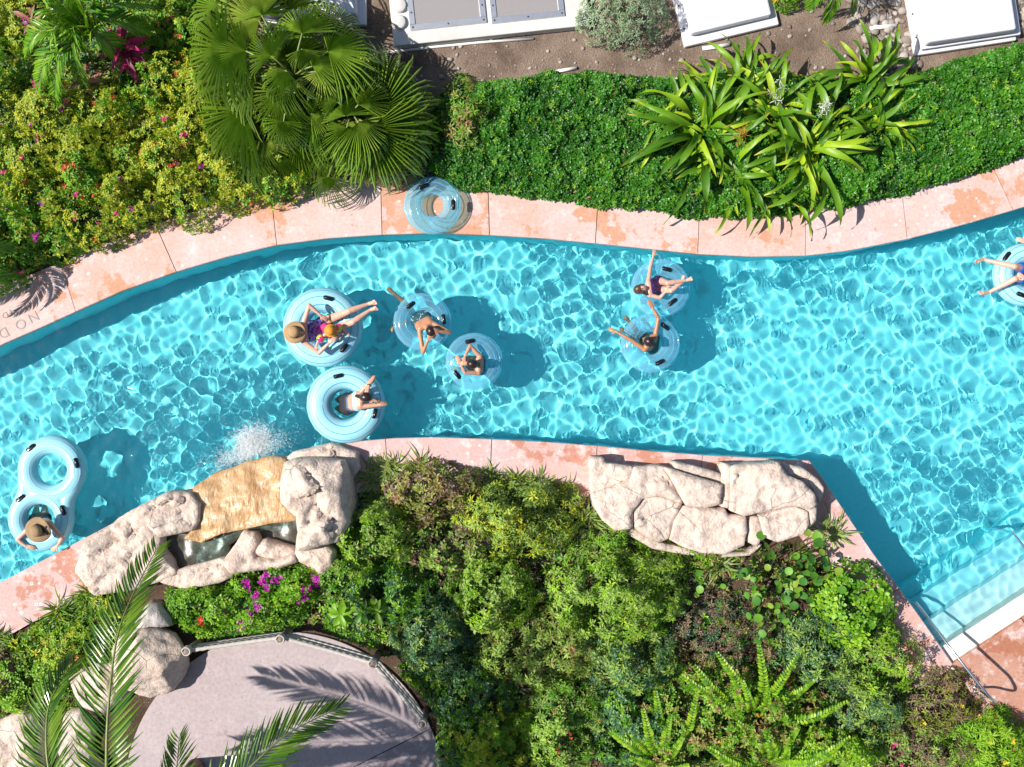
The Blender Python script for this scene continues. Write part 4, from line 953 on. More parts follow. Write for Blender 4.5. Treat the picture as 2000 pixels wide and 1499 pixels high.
# fan palms: every fan leaf its own part
def fan_mesh(seed, spread=3.6, n=30):
    rr = random.Random(seed); V = [(0,0,0)]; F = []; A = []
    cup = rr.uniform(.1, .3); dr = rr.uniform(.3, 1.3); side = rr.uniform(.1, .35); v0 = rr.uniform(.3, .95)
    def pt(r, a, lift): return (r*cos(a), r*sin(a), cup*r*(1-r)*1.4 - dr*max(0, r-.38)**1.6 - side*r*abs(sin(a))**2 + lift)
    da = spread/n
    for k in range(n):
        a0 = -spread/2+k*da; am = a0+da/2; a1 = a0+da; e = (.66+.34*cos(am*.6))*rr.uniform(.92, 1.04); R = e; j = rr.uniform(-.13, .13); cu = rr.uniform(0, .1) + (rr.uniform(.1, .35) if rr.random() < .25 else 0)
        b = len(V); V += [pt(.24*e, a0, -.02), pt(.24*e, am, .026), pt(.24*e, a1, -.02)]
        V += [pt(.66*R, am-da*.21+j*.3, -.012), pt(.66*R, am+j*.3, .012), pt(.66*R, am+da*.21+j*.3, -.012)]
        V += [pt(.86*R, am-da*.2+j*.7, -.03-cu*.4), pt(.86*R, am+j*.7, -.015-cu*.4), pt(.86*R, am+da*.2+j*.7, -.03-cu*.4), pt(R, am+j*1.3, -.05-cu)]
        F += [(0,b,b+1),(0,b+1,b+2)]
        for q in (0, 3): F += [(b+q,b+3+q,b+4+q),(b+q,b+4+q,b+1+q),(b+1+q,b+4+q,b+5+q),(b+1+q,b+5+q,b+2+q)]
        F += [(b+6,b+9,b+7),(b+7,b+9,b+8)]; v1 = min(1, max(0, v0+rr.uniform(-.12, .12))); A += [v1]*10
    me = mesh_py('fan_leaf', V, F); attr(me, 'v', [v0]+A); attr(me, 'e', [0]*len(V)); me.materials.append(MAT['fan']); return me
FM = [fan_mesh(i, rr_) for i, rr_ in enumerate((2.6, 3.0, 3.4, 2.3, 2.9, 3.8, 2.7, 3.2))]
MAT['petiole'] = simple('palm petiole', (.16, .22, .05), .5, .2)
def fan_palm(label, crown, hz, leaves, seed=0):
    rr = random.Random(seed); c = P(crown[0], crown[1], hz); root = thing('fan_palm', label, 'palm', (c.x, c.y, GZ))
    tr = MB(); m_ = 10
    tr.tube([(0.02*sin(k), .02*cos(k*2), (hz-GZ)*k/m_) for k in range(m_+1)], [.15+.012*(k % 2) for k in range(m_+1)], 12); tr.build('trunk', MAT['bark'], root, True)
    cc = Vector((0, 0, hz-GZ))
    for q in range(12):
        a = rr.uniform(0, 6.28); d_ = rr.uniform(20, 75); leaves = leaves + [(crown[0]+cos(a)*d_, crown[1]+sin(a)*d_, cos(a), sin(a), rr.uniform(60, 100), hz+rr.uniform(-.35, .35), rr.uniform(.2, .6))]
    for hx, hy, dx, dy, R, z, tl in leaves:
        h_ = P(hx, hy, z); hl = Vector((h_.x, h_.y, z)) - Vector(root.location)
        o = link('fan_leaf', rr.choice(FM), None, root); o.location = hl
        r_ = 1.24*R/S*(H-z)/H
        o.rotation_euler = Matrix.Rotation(atan2(-dy, dx), 3, 'Z').to_euler(); o.rotation_euler.y = tl; o.rotation_euler.x = rr.uniform(-.25, .25)
        o.scale = (r_, r_*rr.uniform(.9, 1.1), r_)
        mid_ = cc.lerp(hl, .5) + Vector((0, 0, .08))
        MB().tube([cc, mid_, hl], [.025, .016, .012], 6).build('petiole', MAT['petiole'], root, True)
fan_palm('left fan palm with wide shiny leaves hiding a white cover', (575, 150), 1.15, [
 (448,99,-1,.15,118,1.5,.3),(505,40,-.9,-.5,130,1.55,.2),(511,30,-.2,-1,80,1.6,.3),(590,66,.1,-1,82,1.7,.25),(641,101,1,-.25,92,1.6,.2),(590,96,.1,1,50,1.75,.5),(500,150,-1,.25,98,1.35,.35),(548,179,-.7,.7,80,1.5,.3),(627,140,.6,.9,60,1.6,.4),
 (487,216,-1,.35,135,1.1,.3),(554,238,-.1,.9,50,1.4,.3),(498,280,-.8,.8,95,.8,.35),(512,278,.1,1,95,.85,.4),(582,266,0,1,92,.8,.4),(460,70,-.8,-.6,90,1.3,.3),(420,150,-1,.3,90,1.0,.3),(560,20,.2,-1,95,1.3,.3),(640,60,.8,-.8,80,1.2,.35),(530,110,-.5,-.6,70,1.7,.2),(610,130,.6,-.3,70,1.7,.3),(560,140,-.3,.6,70,1.75,.2),(430,60,-1,-.3,95,1.2,.35),(425,125,-1,.35,90,1.1,.35),(450,215,-1,.3,95,.9,.4),(440,20,-.8,-.6,90,1.3,.35),(455,255,-.9,.6,90,.8,.4),(480,100,-1,.1,90,1.6,.25),(540,300,-.1,1,85,.75,.45)], 1)
fan_palm('right fan palm with leaves reaching over the coping', (690, 225), .95, [
 (672,227,-.2,-1,75,1.35,.3),(674,241,-.1,1,105,1.1,.4),(722,250,.75,.7,118,1.2,.3),(736,222,1,-.3,128,1.15,.3),(607,224,1,.2,55,1.3,.3),(745,165,.8,-.7,85,.9,.35),(641,346,-.1,1,56,.62,.25),(700,205,.5,-.6,80,1.4,.2),(690,262,.2,1,100,.95,.45),(760,240,1,.15,100,.9,.4),(740,262,.9,.6,105,.95,.35),(655,255,-.6,.8,85,1.0,.4),(720,150,.5,-.9,90,.9,.4),(660,200,-.6,-.4,70,1.4,.25),(630,290,-.4,1,70,.75,.4),(700,240,.2,.3,75,1.45,.15)], 2)

# feather palms
def frond(name, path, root, mat, pairs=46, Lmax=.55, W=.02, ang=.75, droop=.35, seed=0, rach=.02, start=.12, vshape=.25, smat='petiole'):
    rr = random.Random(seed); pts = spline(path, 10); n = len(pts); V = []; F = []; A = []; B = []
    cum = [0]
    for a, b in zip(pts[:-1], pts[1:]): cum.append(cum[-1]+(b-a).length)
    T = cum[-1]
    def at(s):
        d = s*T
        for i in range(n-1):
            if cum[i+1] >= d: f = (d-cum[i])/max(1e-6, cum[i+1]-cum[i]); return pts[i].lerp(pts[i+1], f), (pts[i+1]-pts[i]).normalized()
        return pts[-1], (pts[-1]-pts[-2]).normalized()
    for k in range(pairs):
        s = start + (1-start)*(k+.5)/pairs; p, t = at(s); side = t.cross(Vector((0,0,1))).normalized(); up = side.cross(t)
        env = (min(1, (s-start)/.18+.45))*(1-.62*max(0, (s-.5)/.5)**1.6)
        for sg_ in (-1, 1):
            L = Lmax*env*rr.uniform(.88, 1.08); a = ang*(1-.35*s)+rr.uniform(-.09, .09)
            d = (t*cos(a) + side*sg_*sin(a) + up*vshape).normalized(); wv = d.cross(up).normalized()*W*(.6+.4*env); b = len(V)
            m1 = p+d*L*.35; m2 = p+d*L*.72-Vector((0,0,droop*L*.3)); tp = p+d*L-Vector((0,0,droop*L*(.7+rr.uniform(0, .5))))
            q = up*W*.35
            V += [p, m1-wv+q, m1, m1+wv+q, m2-wv*.75+q, m2, m2+wv*.75+q, tp]; v_ = rr.random(); A += [v_]*8; B += [0]*8
            F += [(b,b+1,b+2),(b,b+2,b+3),(b+1,b+4,b+5),(b+1,b+5,b+2),(b+2,b+5,b+6),(b+2,b+6,b+3),(b+4,b+7,b+5),(b+5,b+7,b+6)]
    Lr = Vector(root.location); me = mesh_py(name, [v-Lr for v in V], F); attr(me, 'v', A); attr(me, 'e', B); o = link(name, me, MAT[mat], root)
    r_ = MB().tube([p-Lr for p in pts], [rach*(1-.8*i/n) for i in range(n)], 6).build('rachis', MAT[smat], o, True); return o
def arc(c, az, L, rise, drop, n=4):
    d = Vector((cos(az), sin(az), 0)); return [c + d*L*s + Vector((0, 0, rise*L*s*(1-s)*4*.5 - drop*s*s)) for s in np.linspace(0, 1, n+1)]
C0 = P(215, 1730, 4.1); tp_ = thing('coconut_palm', 'tall feather palm whose long fronds reach in from the lower left corner', 'palm', (C0.x-.3, C0.y-.2, GZ))
MB().tube([(0.0+.3*(k/8)**1.5, .2*(k/8), (C0.z-GZ)*k/8) for k in range(9)], [.17-.006*k for k in range(9)], 14).build('trunk', MAT['bark'], tp_, True)
frond('frond', [C0, P(212,1600,4.6), P(208,1499,4.8), P(212,1380,4.7), P(228,1250,4.4), P(258,1165,4.0), P(306,1072,3.4)], tp_, 'frond', 78, .60, .019, .95, .25, 1, .026, .1)
frond('frond', [C0, P(130,1600,4.5), P(95,1499,4.6), P(92,1400,4.4), P(110,1345,4.2), P(146,1292,3.8)], tp_, 'frond', 66, .56, .018, .9, .3, 2, .024, .1)
frond('frond', [C0, P(370,1610,4.5), P(487,1500,4.3), P(565,1432,4.0), P(664,1382,3.5)], tp_, 'frond', 66, .62, .02, .85, .25, 3, .024, .1)
frond('frond', [C0, P(300,1640,4.5), P(330,1560,4.4), P(345,1500,4.2), P(350,1440,3.9)], tp_, 'frond', 40, .5, .017, .9, .3, 4, .022, .1)
for k, (az, L) in enumerate([(.1,2.5),(-.5,2.4),(-1.1,2.5),(-1.8,2.4),(-2.5,2.5),(3.1,2.4),(2.6,2.4),(.3,2.4),(-.2,2.6),(-.8,2.2),(-1.4,2.3),(-2.2,2.2),(-2.9,2.2),(0,1.9),(-.35,1.7),(-1.2,1.6),(.2,2.7),(-.1,2.3)]):
    frond('frond', arc(C0, az, L, .3+.25*(k%3), .9), tp_, 'frond', 56, .62, .024, .9, .35, 10+k, .022, .12)
# small feather palm in the north-west bed
A0 = P(190, 70, .9); ap = thing('areca_palm', 'feather palm with arching bright green fronds at the upper left', 'palm', (A0.x, A0.y, GZ))
MB().tube([(0,0,0),(0,.02,.5),(0,0,.98)], [.09,.08,.06], 10).build('trunk', MAT['bark'], ap, True)
for k, (x, y, z, zm) in enumerate([(50,105,.7,1.4),(95,35,1.0,1.7),(75,175,.6,1.3),(110,205,.5,1.3),(165,165,.6,1.4),(135,15,1.2,1.7),(205,-20,1.2,1.8),(270,-15,1.0,1.7),(300,10,.8,1.5),(290,60,.7,1.4),(245,110,.6,1.4),(120,110,.9,1.7),(170,100,1.0,1.6),(225,40,1.1,1.7)]):
    e = P(x, y, z); m_ = (A0+e)/2; m_.z = zm
    frond('frond', [A0, A0.lerp(m_, .5)+Vector((0,0,.15)), m_, m_.lerp(e, .55)+Vector((0,0,.06)), e], ap, 'areca', 34, .36, .018, .8, .35, 30+k, .013, .15)
# small palm at the top edge
B0 = P(1620, -40, .6); bp = thing('small_palm', 'small feather palm hanging into the top edge between the white covers', 'palm', (B0.x, B0.y, GZ))
MB().tube([(0,0,0),(0,0,.35),(0,0,.68)], [.07,.06,.05], 10).build('trunk', MAT['bark'], bp, True)
for k, (x, y) in enumerate([(1612,42),(1665,22),(1580,15),(1700,-10),(1550,-30),(1640,-90),(1590,-90)]):
    e = P(x, y, .35); m_ = (B0+e)/2; m_.z = .95
    frond('frond', [B0, m_, m_.lerp(e, .6)+Vector((0,0,.05)), e], bp, 'areca', 26, .26, .014, .6, .3, 60+k, .01, .15)
# palm beyond the left edge shading the coping
L0_ = P(-95, 505, .9); lp = thing('areca_palm', 'feather palm just beyond the left edge shading the coping', 'palm', (L0_.x, L0_.y, GZ))
MB().tube([(0,0,0),(0,0,.5),(0,0,.98)], [.09,.08,.06], 10).build('trunk', MAT['bark'], lp, True)
for k, az in enumerate(np.linspace(0, 2*pi, 11)[:-1]):
    frond('frond', arc(L0_, az+.25, .85, .5, .25), lp, 'areca', 26, .3, .016, .8, .35, 80+k, .012, .15)

# ti plant and rusty cordylines
def rosette(name, label, cat, px, py, h, n, L, W, mat, seed=0):
    rr = random.Random(seed); c = P(px, py, h); root = thing(name, label, cat, (c.x, c.y, GZ)); T = leaf_t(1, W, .5, .2, .25)
    me = mesh_np('leaf', T[0], T[1]); attr(me, 'v', [rr.random()]*len(T[0])); attr(me, 'e', T[2]); me.materials.append(MAT[mat]); me2 = me.copy(); me2.attributes['v'].data.foreach_set('value', np.full(len(T[0]), .85, np.float32))
    for k in range(n):
        o = link('leaf', rr.choice([me, me2]), None, root); q = k/n; s = L*rr.uniform(.75, 1.1); o.location = (0, 0, h-GZ-.1+.12*q)
        o.rotation_euler = (rr.uniform(-.3, .3), .25 - .9*q + rr.uniform(-.15, .15), k*2.399); o.scale = (s, s, s)
    MB().tube([(0,0,-.02),(0,0,h*.6),(0,0,h-GZ)], [.025,.02,.015], 7).build('stem', MAT['stem'], root, True)
rosette('ti_plant', 'magenta leaved ti plant beside the upper left feather palm', 'plant', 238, 92, .8, 16, .42, .28, 'ti', 1)
rosette('ti_plant', 'smaller dark magenta ti plant below the first one', 'plant', 252, 112, .7, 12, .34, .28, 'ti', 2)
rosette('cordyline', 'rusty brown cordyline under the upper left feather palm', 'plant', 170, 158, .5, 14, .34, .28, 'ti_dry', 3)
rosette('cordyline', 'pale rusty cordyline left of the upper left feather palm', 'plant', 62, 40, .6, 12, .32, .28, 'ti_dry', 4)
for q, (x, y, l_) in enumerate([(665,1200,'broad leaved bright plant left of the rope fence joint'),(708,1195,'broad leaved bright plant right of the rope fence joint'),(735,1195,'small broad leaved plant beside the dark shrub')]):
    rosette('broadleaf_plant', l_, 'plant', x, y, .42, 12, .28, .55, 'lush', 20+q)
# sea grape: every round leaf its own part
sgp = thing('sea_grape', 'round leaved sea grape shrub at the right end of the outcrop', 'shrub', P(1560, 1140, GZ)); T = disc_t(); SG = []
for i in range(4):
    me = mesh_np('leaf', T[0], T[1]); attr(me, 'v', [(i+.5)/4]*len(T[0])); attr(me, 'e', T[2]); me.materials.append(MAT['seagrape']); SG.append(me)
rr = random.Random(4); anchors = [(1490,1055,.14),(1500,1075,.12),(1515,1090,.12),(1480,1045,.1),(1585,1050,.16),(1590,1065,.14),(1550,1070,.12),(1612,1078,.1),(1460,1103,.12),(1440,1125,.1),(1358,1118,.12),(1375,1150,.12),(1340,1180,.12),(1365,1165,.1),(1335,1200,.12),(1360,1200,.1),(1490,1230,.12),(1515,1222,.1)]
spots = anchors + [(1510+rr.gauss(0, 50), 1165+rr.gauss(0, 32), rr.uniform(.09, .15)) for _ in range(60)] + [(1575+rr.gauss(0, 30), 1110+rr.gauss(0, 25), rr.uniform(.1, .15)) for _ in range(40)]
st = MB(); L_ = Vector(sgp.location)
for x, y, s in spots:
    z = rr.uniform(.3, .62); q = P(x, y, z) - L_; o = link('leaf', rr.choice(SG), None, sgp); s *= 1.12
    o.location = q; o.rotation_euler = (rr.uniform(-.9, .9), rr.uniform(-.8, .8), rr.uniform(0, 6.28)); o.scale = (s, s*rr.uniform(.9, 1.1), s)
    st.tube([Vector((q.x*.7, q.y*.7, 0)), q*.9+Vector((0,0,-.02)), q], [.01, .006, .004], 4)
st.build('stem', MAT['stem'], sgp)
# ferns: every frond its own part
def fern(label, px, py, tips, seed=0):
    c = P(px, py, .1); root = thing('fern', label, 'fern', (c.x, c.y, GZ))
    for k, (x, y, z) in enumerate(tips):
        e = P(x, y, z); b_ = Vector((c.x, c.y, GZ+.03)); m_ = b_.lerp(e, .5); m_.z = max(z*.8, z-.15); m_ += Vector((random.uniform(-.1, .1), random.uniform(-.1, .1), random.uniform(-.05, .12)))
        frond('frond', [b_, m_, e], root, 'fern', 24, .12, .028, 1.15, .3, seed*40+k, .007, .25, .1)
    clus = np.random.default_rng(seed)
fern('sword fern with upright lime fronds right of the dark shade', 1470, 1400, [(1400,1275,.75),(1482,1260,.8),(1555,1282,.7),(1355,1300,.75),(1330,1320,.6),(1430,1330,.7),(1450,1330,.8),(1500,1345,.6),(1655,1370,.6),(1590,1330,.5),(1415,1455,.8),(1360,1350,.6)], 1)
fern('sword fern at the bottom edge left of the first', 1300, 1490, [(1255,1385,.7),(1310,1395,.7),(1335,1440,.75),(1360,1360,.7),(1215,1400,.6),(1190,1430,.5),(1280,1350,.6),(1345,1495,.7),(1230,1480,.5)], 2)
fern('sword fern at the bottom edge with broad drooping fronds', 1500, 1500, [(1490,1425,.8),(1380,1460,.75),(1440,1410,.7),(1560,1420,.6),(1660,1440,.65),(1640,1470,.6),(1600,1480,.6),(1540,1460,.7),(1420,1480,.7)], 3)
# ------------------------------------------------------------------ swim tubes
def vinyl(name, c, rough=.28, trans=.18):
    m, t, b = newmat(name); b.inputs[0].default_value = (*c, 1); b.inputs['Roughness'].default_value = rough
    b.inputs['Coat Weight'].default_value = .4; b.inputs['Coat Roughness'].default_value = .1
    tr = N(t, 'BsdfTranslucent'); tr.inputs[0].default_value = (c[0]*.6, c[1]*.95, c[2], 1)
    ms = N(t, 'MixShader'); ms.inputs[0].default_value = trans; t.links.new(b.outputs[0], ms.inputs[1]); t.links.new(tr.outputs[0], ms.inputs[2])
    t.links.new(ms.outputs[0], t.nodes['Material Output'].inputs[0]); return m
def clear(name, tint, body, op):
    m, t, b = newmat(name); b.inputs[0].default_value = (*body, 1); b.inputs['Roughness'].default_value = .12; b.inputs['Specular IOR Level'].default_value = .9
    tr = N(t, 'BsdfTransparent'); tr.inputs[0].default_value = (*tint, 1)
    lw = N(t, 'LayerWeight', Blend=.35); f = mathn(t, 'ADD', mathn(t, 'MULTIPLY', lw.outputs['Facing'], .38), op)
    ms = N(t, 'MixShader'); t.links.new(f, ms.inputs[0]); t.links.new(tr.outputs[0], ms.inputs[1]); t.links.new(b.outputs[0], ms.inputs[2])
    t.links.new(ms.outputs[0], t.nodes['Material Output'].inputs[0]); return m
MAT['tube'] = vinyl('pale blue vinyl', (.38, .74, .82))
MAT['seam'] = vinyl('blue weld seam', (.03, .30, .62), .35, .1)
MAT['clear'] = clear('clear vinyl', (.74, .96, 1.0), (.42, .76, .94), .15)
MAT['cseam'] = clear('clear weld seam', (.55, .92, 1.0), (.20, .62, .92), .4)
def ring_mesh(R, r, hole=True, seams=(), nt=72, nf=30, puck=.012):
    V = []; F = []
    for i in range(nt):
        th = 2*pi*i/nt
        for j in range(nf):
            f = 2*pi*j/nf; k = 1.0
            for s in seams: k -= .045*math.exp(-((f-s+pi) % (2*pi)-pi)**2/.006)
            k *= 1 + puck*sin(th*23+s if seams else 0)*math.exp(-((f-.15+pi) % (2*pi)-pi)**2/.12)
            q = R + r*k*cos(f); V.append((q*cos(th), q*sin(th), r*k*.92*sin(f)))
    for i in range(nt):
        for j in range(nf): F.append((i*nf+j, ((i+1) % nt)*nf+j, ((i+1) % nt)*nf+(j+1) % nf, i*nf+(j+1) % nf))
    return V, F
def seam_ring(R, r, f, root, mat, w=.006):
    mb = MB(); n = 90; pts = []
    for i in range(n+1):
        th = 2*pi*i/n; k = .975+.006*sin(th*31+f*5); q = R+r*k*cos(f); pts.append((q*cos(th), q*sin(th), r*k*.92*sin(f)))
    mb.tube(pts, w, 6, cap=False); return mb
def handle(root, ang, rad, z, tilt):
    n = 16; L = .085; W = .038; V = []; mb = MB()
    # stadium loop pad
    rows = [(0, 0, 1.0), (.018, 0, 1.0), (.032, .006, .85), (.036, .014, .5)]
    for zz_, ins, _ in rows:
        for k in range(n):
            a = 2*pi*k/n; x = (L if cos(a) > 0 else -L)*.62 + (W-ins)*cos(a); V.append((x, (W-ins)*sin(a), zz_))
    F = [(i*n+k, i*n+(k+1) % n, (i+1)*n+(k+1) % n, (i+1)*n+k) for i in range(3) for k in range(n)] + [tuple(range(3*n, 4*n)), tuple(range(n-1, -1, -1))]
    o = mb.add(V, F).build('handle', MAT['black'], root, True); c = Vector((rad*cos(ang), rad*sin(ang), z))
    o.location = c; o.rotation_euler = (tilt, 0, ang-pi/2); o.rotation_mode = 'XYZ'
    g_ = MB().tube([(-L*.8, 0, .034), (-L*.4, 0, .05), (L*.4, 0, .05), (L*.8, 0, .034)], .011, 8).build('grip', MAT['black'], o, True)
def swim_tube(label, px, py, Rpx, hole, z, handles, see=False, group=None, dry=False, root=None):
    R_o = Rpx/S; R_i = hole/S; R = (R_o+R_i)/2; r = (R_o-R_i)/2; c = P(px, py, z)
    root = thing('swim_tube', label, 'swim tube', c, group)
    seams = (.75, 1.35, 2.0, 2.65)
    V, F = ring_mesh(R, r, seams=seams); o = MB().add(V, F).build('ring', MAT['clear' if see else 'tube'], root, True); receiver(o)
    for s in seams: receiver(seam_ring(R, r, s, root, None, .007 if not see else .006).build('seam', MAT['cseam' if see else 'seam'], root, True))
    for hx, hy in handles:
        hp = P(hx, hy, z+r); ang = atan2(hp.y-c.y, hp.x-c.x); rad = min(R+r*.6, max(R-r*.2, hypot(hp.x-c.x, hp.y-c.y))); f = math.acos(max(-1, min(1, (rad-R)/r)))
        handle(root, ang, rad, r*.92*sin(f)-.008, -(pi/2-f)*.75)
    return root, c, R, r
TZ = WZ+.07
swim_tube('large opaque pale blue tube carrying the woman in a straw hat and a child', 631, 640, 78, 29, TZ, [(641,583),(671,680)])
swim_tube('large opaque pale blue tube around the woman in black shorts', 676, 790, 77, 28, TZ, [(660,735),(731,808)])
swim_tube('clear blue tube around the woman in the patterned swimsuit', 825, 629, 57, 21, TZ-.01, [(802,596),(866,624)], True)
swim_tube('clear blue tube around the woman sitting upright with bent arms', 926, 706, 56, 20, TZ-.01, [(918,667),(893,732)], True)
swim_tube('clear tube under the girl lying back beside the north coping', 1290, 563, 58, 21, TZ-.03, [(1303,526),(1314,590)], True)
swim_tube('clear tube around the dark haired person with arms spread', 1270, 671, 58, 22, TZ-.01, [(1299,638),(1289,708)], True)
swim_tube('empty clear tube lying on the north coping', 845, 402, 56, 21, .15, [(828,364),(885,400)], True)
swim_tube('opaque pale blue tube cut by the right edge under blue shorts', 2001, 537, 62, 22, TZ, [(1969,500),(1996,576)])
def double_tube():
    z = TZ; a, b = P(103, 917, z), P(81, 1013, z); root = thing('double_swim_tube', 'figure eight double tube with four black handles at the left', 'swim tube', (a.x, a.y, z))
    R1, r1 = (67+30)/2/S, (67-30)/2/S; R2, r2 = (64+28)/2/S, (64-28)/2/S; d = Vector((b.x-a.x, b.y-a.y, 0))
    bm_ = MB().add(*ring_mesh(R1, r1, seams=(), puck=0.0)); V, F = ring_mesh(R2, r2, seams=(), puck=0.0); bm_.add([Vector(v)+d for v in V], F)
    # web filling the waist between the rings
    n_ = Vector((-d.y, d.x, 0)).normalized()
    for s in (-1, 1):
        pts = spline([n_*s*R1*1.0 + d*.22, n_*s*R1*.86 + d*.52, d*.80 + n_*s*R2*1.0], 6); bm_.tube(pts, [r1*.80]*len(pts), 16)
    o = bm_.build('ring', MAT['tube'], root, True); rm = o.modifiers.new('r', 'REMESH'); rm.mode = 'VOXEL'; rm.voxel_size = .016; sm_ = o.modifiers.new('s', 'SMOOTH'); sm_.iterations = 6
    bake(o); receiver(o)
    for R, r, off in ((R1, r1, Vector((0,0,0))), (R2, r2, d)):
        for s in (.9, 1.5, 2.1, 2.7):
            q = seam_ring(R, r*1.012, s, root, None, .005).build('seam', MAT['seam_pale'], root, True); q.location = off
    for hx, hy, cc, R, r in ((63,880,a,R1,r1),(148,905,a,R1,r1),(38,973,b,R2,r2),(123,997,b,R2,r2)):
        hp = P(hx, hy, z+r); ang = atan2(hp.y-cc.y, hp.x-cc.x); e = bpy.data.objects; rad = R+r*.35; f = math.acos(.35)
        handle(root, ang, rad, r*.92*sin(f)-.008, -(pi/2-f)*.75)
        if cc is b: bpy_last = [q for q in root.children if q.name.startswith('handle')][-1]; bpy_last.location += d
def bake(o, smooth=True):
    bpy.context.view_layer.update(); dg = bpy.context.evaluated_depsgraph_get(); me = bpy.data.meshes.new_from_object(o.evaluated_get(dg)); mats = list(o.data.materials)
    o.modifiers.clear(); old = o.data; o.data = me; bpy.data.meshes.remove(old)
    if not me.materials:
        for m_ in mats: me.materials.append(m_)
    if smooth: me.shade_smooth()
    me.name = o.name
MAT['seam_pale'] = vinyl('pale weld seam', (.16, .50, .74), .35, .1)
double_tube()

# ------------------------------------------------------------------ people
def skin(name, c):
    m, t, b = newmat(name); p = pos(t)
    t.links.new(ramp(t, noi(t, p, 9, 3), [(.3, tuple(x*.86 for x in c)), (.7, tuple(min(1, x*1.06) for x in c))]), b.inputs[0])
    b.inputs['Roughness'].default_value = .42; b.inputs['Subsurface Weight'].default_value = 0.0; return m
def cloth(name, a, b_, sc=14, thr=.32, rough=.6, feat='F1'):
    m, t, b = newmat(name); p = pos(t); c = ramp(t, vor(t, p, sc), [(thr, b_), (thr+.03, a)]); t.links.new(c, b.inputs[0]); b.inputs['Roughness'].default_value = rough; return m
def hairmat(name, c):
    m, t, b = newmat(name); p = pos(t, (60, 60, 14), False); t.links.new(ramp(t, noi(t, p, 1.5, 4), [(.3, tuple(x*.45 for x in c)), (.7, tuple(x*1.7 for x in c))]), b.inputs[0]); b.inputs['Roughness'].default_value = .35; return m
SK = {'fair': skin('fair skin', (.62, .36, .27)), 'tan': skin('tanned skin', (.45, .21, .115)), 'mid': skin('light tan skin', (.54, .285, .19)), 'brown': skin('brown skin', (.38, .175, .09))}
HR = {'dark': hairmat('dark brown hair', (.022, .011, .010)), 'brown': hairmat('brown hair', (.075, .034, .018))}
MAT['suit_purple'] = cloth('purple suit with dark spots', (.13, .11, .42), (.012, .012, .03), 17, .38)
MAT['suit_teal'] = simple('aqua bikini', (.33, .60, .66), .6); MAT['black_cloth'] = simple('black cloth', (.012, .012, .016), .7); MAT['trim'] = simple('blue waistband', (.05, .10, .22), .6, .3, 60)
MAT['suit_pattern'] = cloth('patterned teal suit', (.02, .07, .10), (.35, .48, .42), 24, .32)
MAT['suit_navy'] = cloth('navy suit with pink print', (.03, .012, .09), (.45, .10, .30), 26, .2)
MAT['suit_dark'] = simple('dark strap suit', (.015, .012, .02), .6); MAT['shorts_blue'] = simple('blue shorts', (.015, .10, .45), .7, .2, 20)
MAT['straw'] = simple('straw', (.38, .235, .115), .8, .12, 40, bmp=.5, bsc=120); MAT['straw2'] = simple('darker straw', (.30, .195, .10), .8, .12, 40, bmp=.5, bsc=120)
MAT['cap'] = simple('orange cap', (.62, .24, .02), .7, .1, 20); MAT['pinksuit'] = simple('pink child suit', (.70, .03, .16), .6)
m, t, b = newmat('arm float vinyl'); p = pos(t); t.links.new(ramp(t, noi(t, p, 7, 1), [(.42, (.80, .02, .22)), (.47, (.85, .40, .02)), (.53, (.80, .66, .02)), (.6, (.35, .5, .02))]), b.inputs[0]); b.inputs['Roughness'].default_value = .25; MAT['float'] = m
MAT['eye'] = simple('eye', (.01, .008, .008), .2); MAT['lips'] = simple('lips', (.40, .10, .09), .5); MAT['bead'] = simple('bracelet', (.6, .5, .5), .3)

def capsule(mb, a, b, ra, rb, n=12):
    a, b = Vector(a), Vector(b); d = b-a; L = d.length
    if L < 1e-5: d = Vector((0, 0, 1)); L = 1e-5; b = a+d*L
    d = d/L; pts = []; rs = []
    for k in range(5): q = -cos(k/4*pi/2); pts.append(a+d*ra*q); rs.append(max(.0005, ra*sqrt(max(0, 1-q*q))))
    for k in range(5): q = sin(k/4*pi/2); pts.append(b+d*rb*q); rs.append(max(.0005, rb*sqrt(max(0, 1-q*q))))
    mb.tube(pts, rs, n)
def ball(mb, c, r, sx=1, sy=1, sz=1, M=None):
    bm = bmesh.new(); bmesh.ops.create_icosphere(bm, subdivisions=3, radius=r); M = M or Matrix.Identity(3)
    mb.add([Vector(c)+M @ Vector((v.co.x*sx, v.co.y*sy, v.co.z*sz)) for v in bm.verts], [tuple(v.index for v in f.verts) for f in bm.faces]); bm.free()
def remesh(mb, name, mat, root, vox=.008, it=3):
    o = mb.build(name, mat, root, True, rel=True); r = o.modifiers.new('r', 'REMESH'); r.mode = 'VOXEL'; r.voxel_size = vox; s = o.modifiers.new('s', 'SMOOTH'); s.iterations = it; s.factor = .5
    bake(o); receiver(o); return o
def basis(f, u):
    f = Vector(f).normalized(); u = Vector(u); u = (u - f*u.dot(f)).normalized(); s = f.cross(u); return Matrix((f, s*-1 if False else u.cross(f), u)).transposed()  # x=face, y=left, z=up

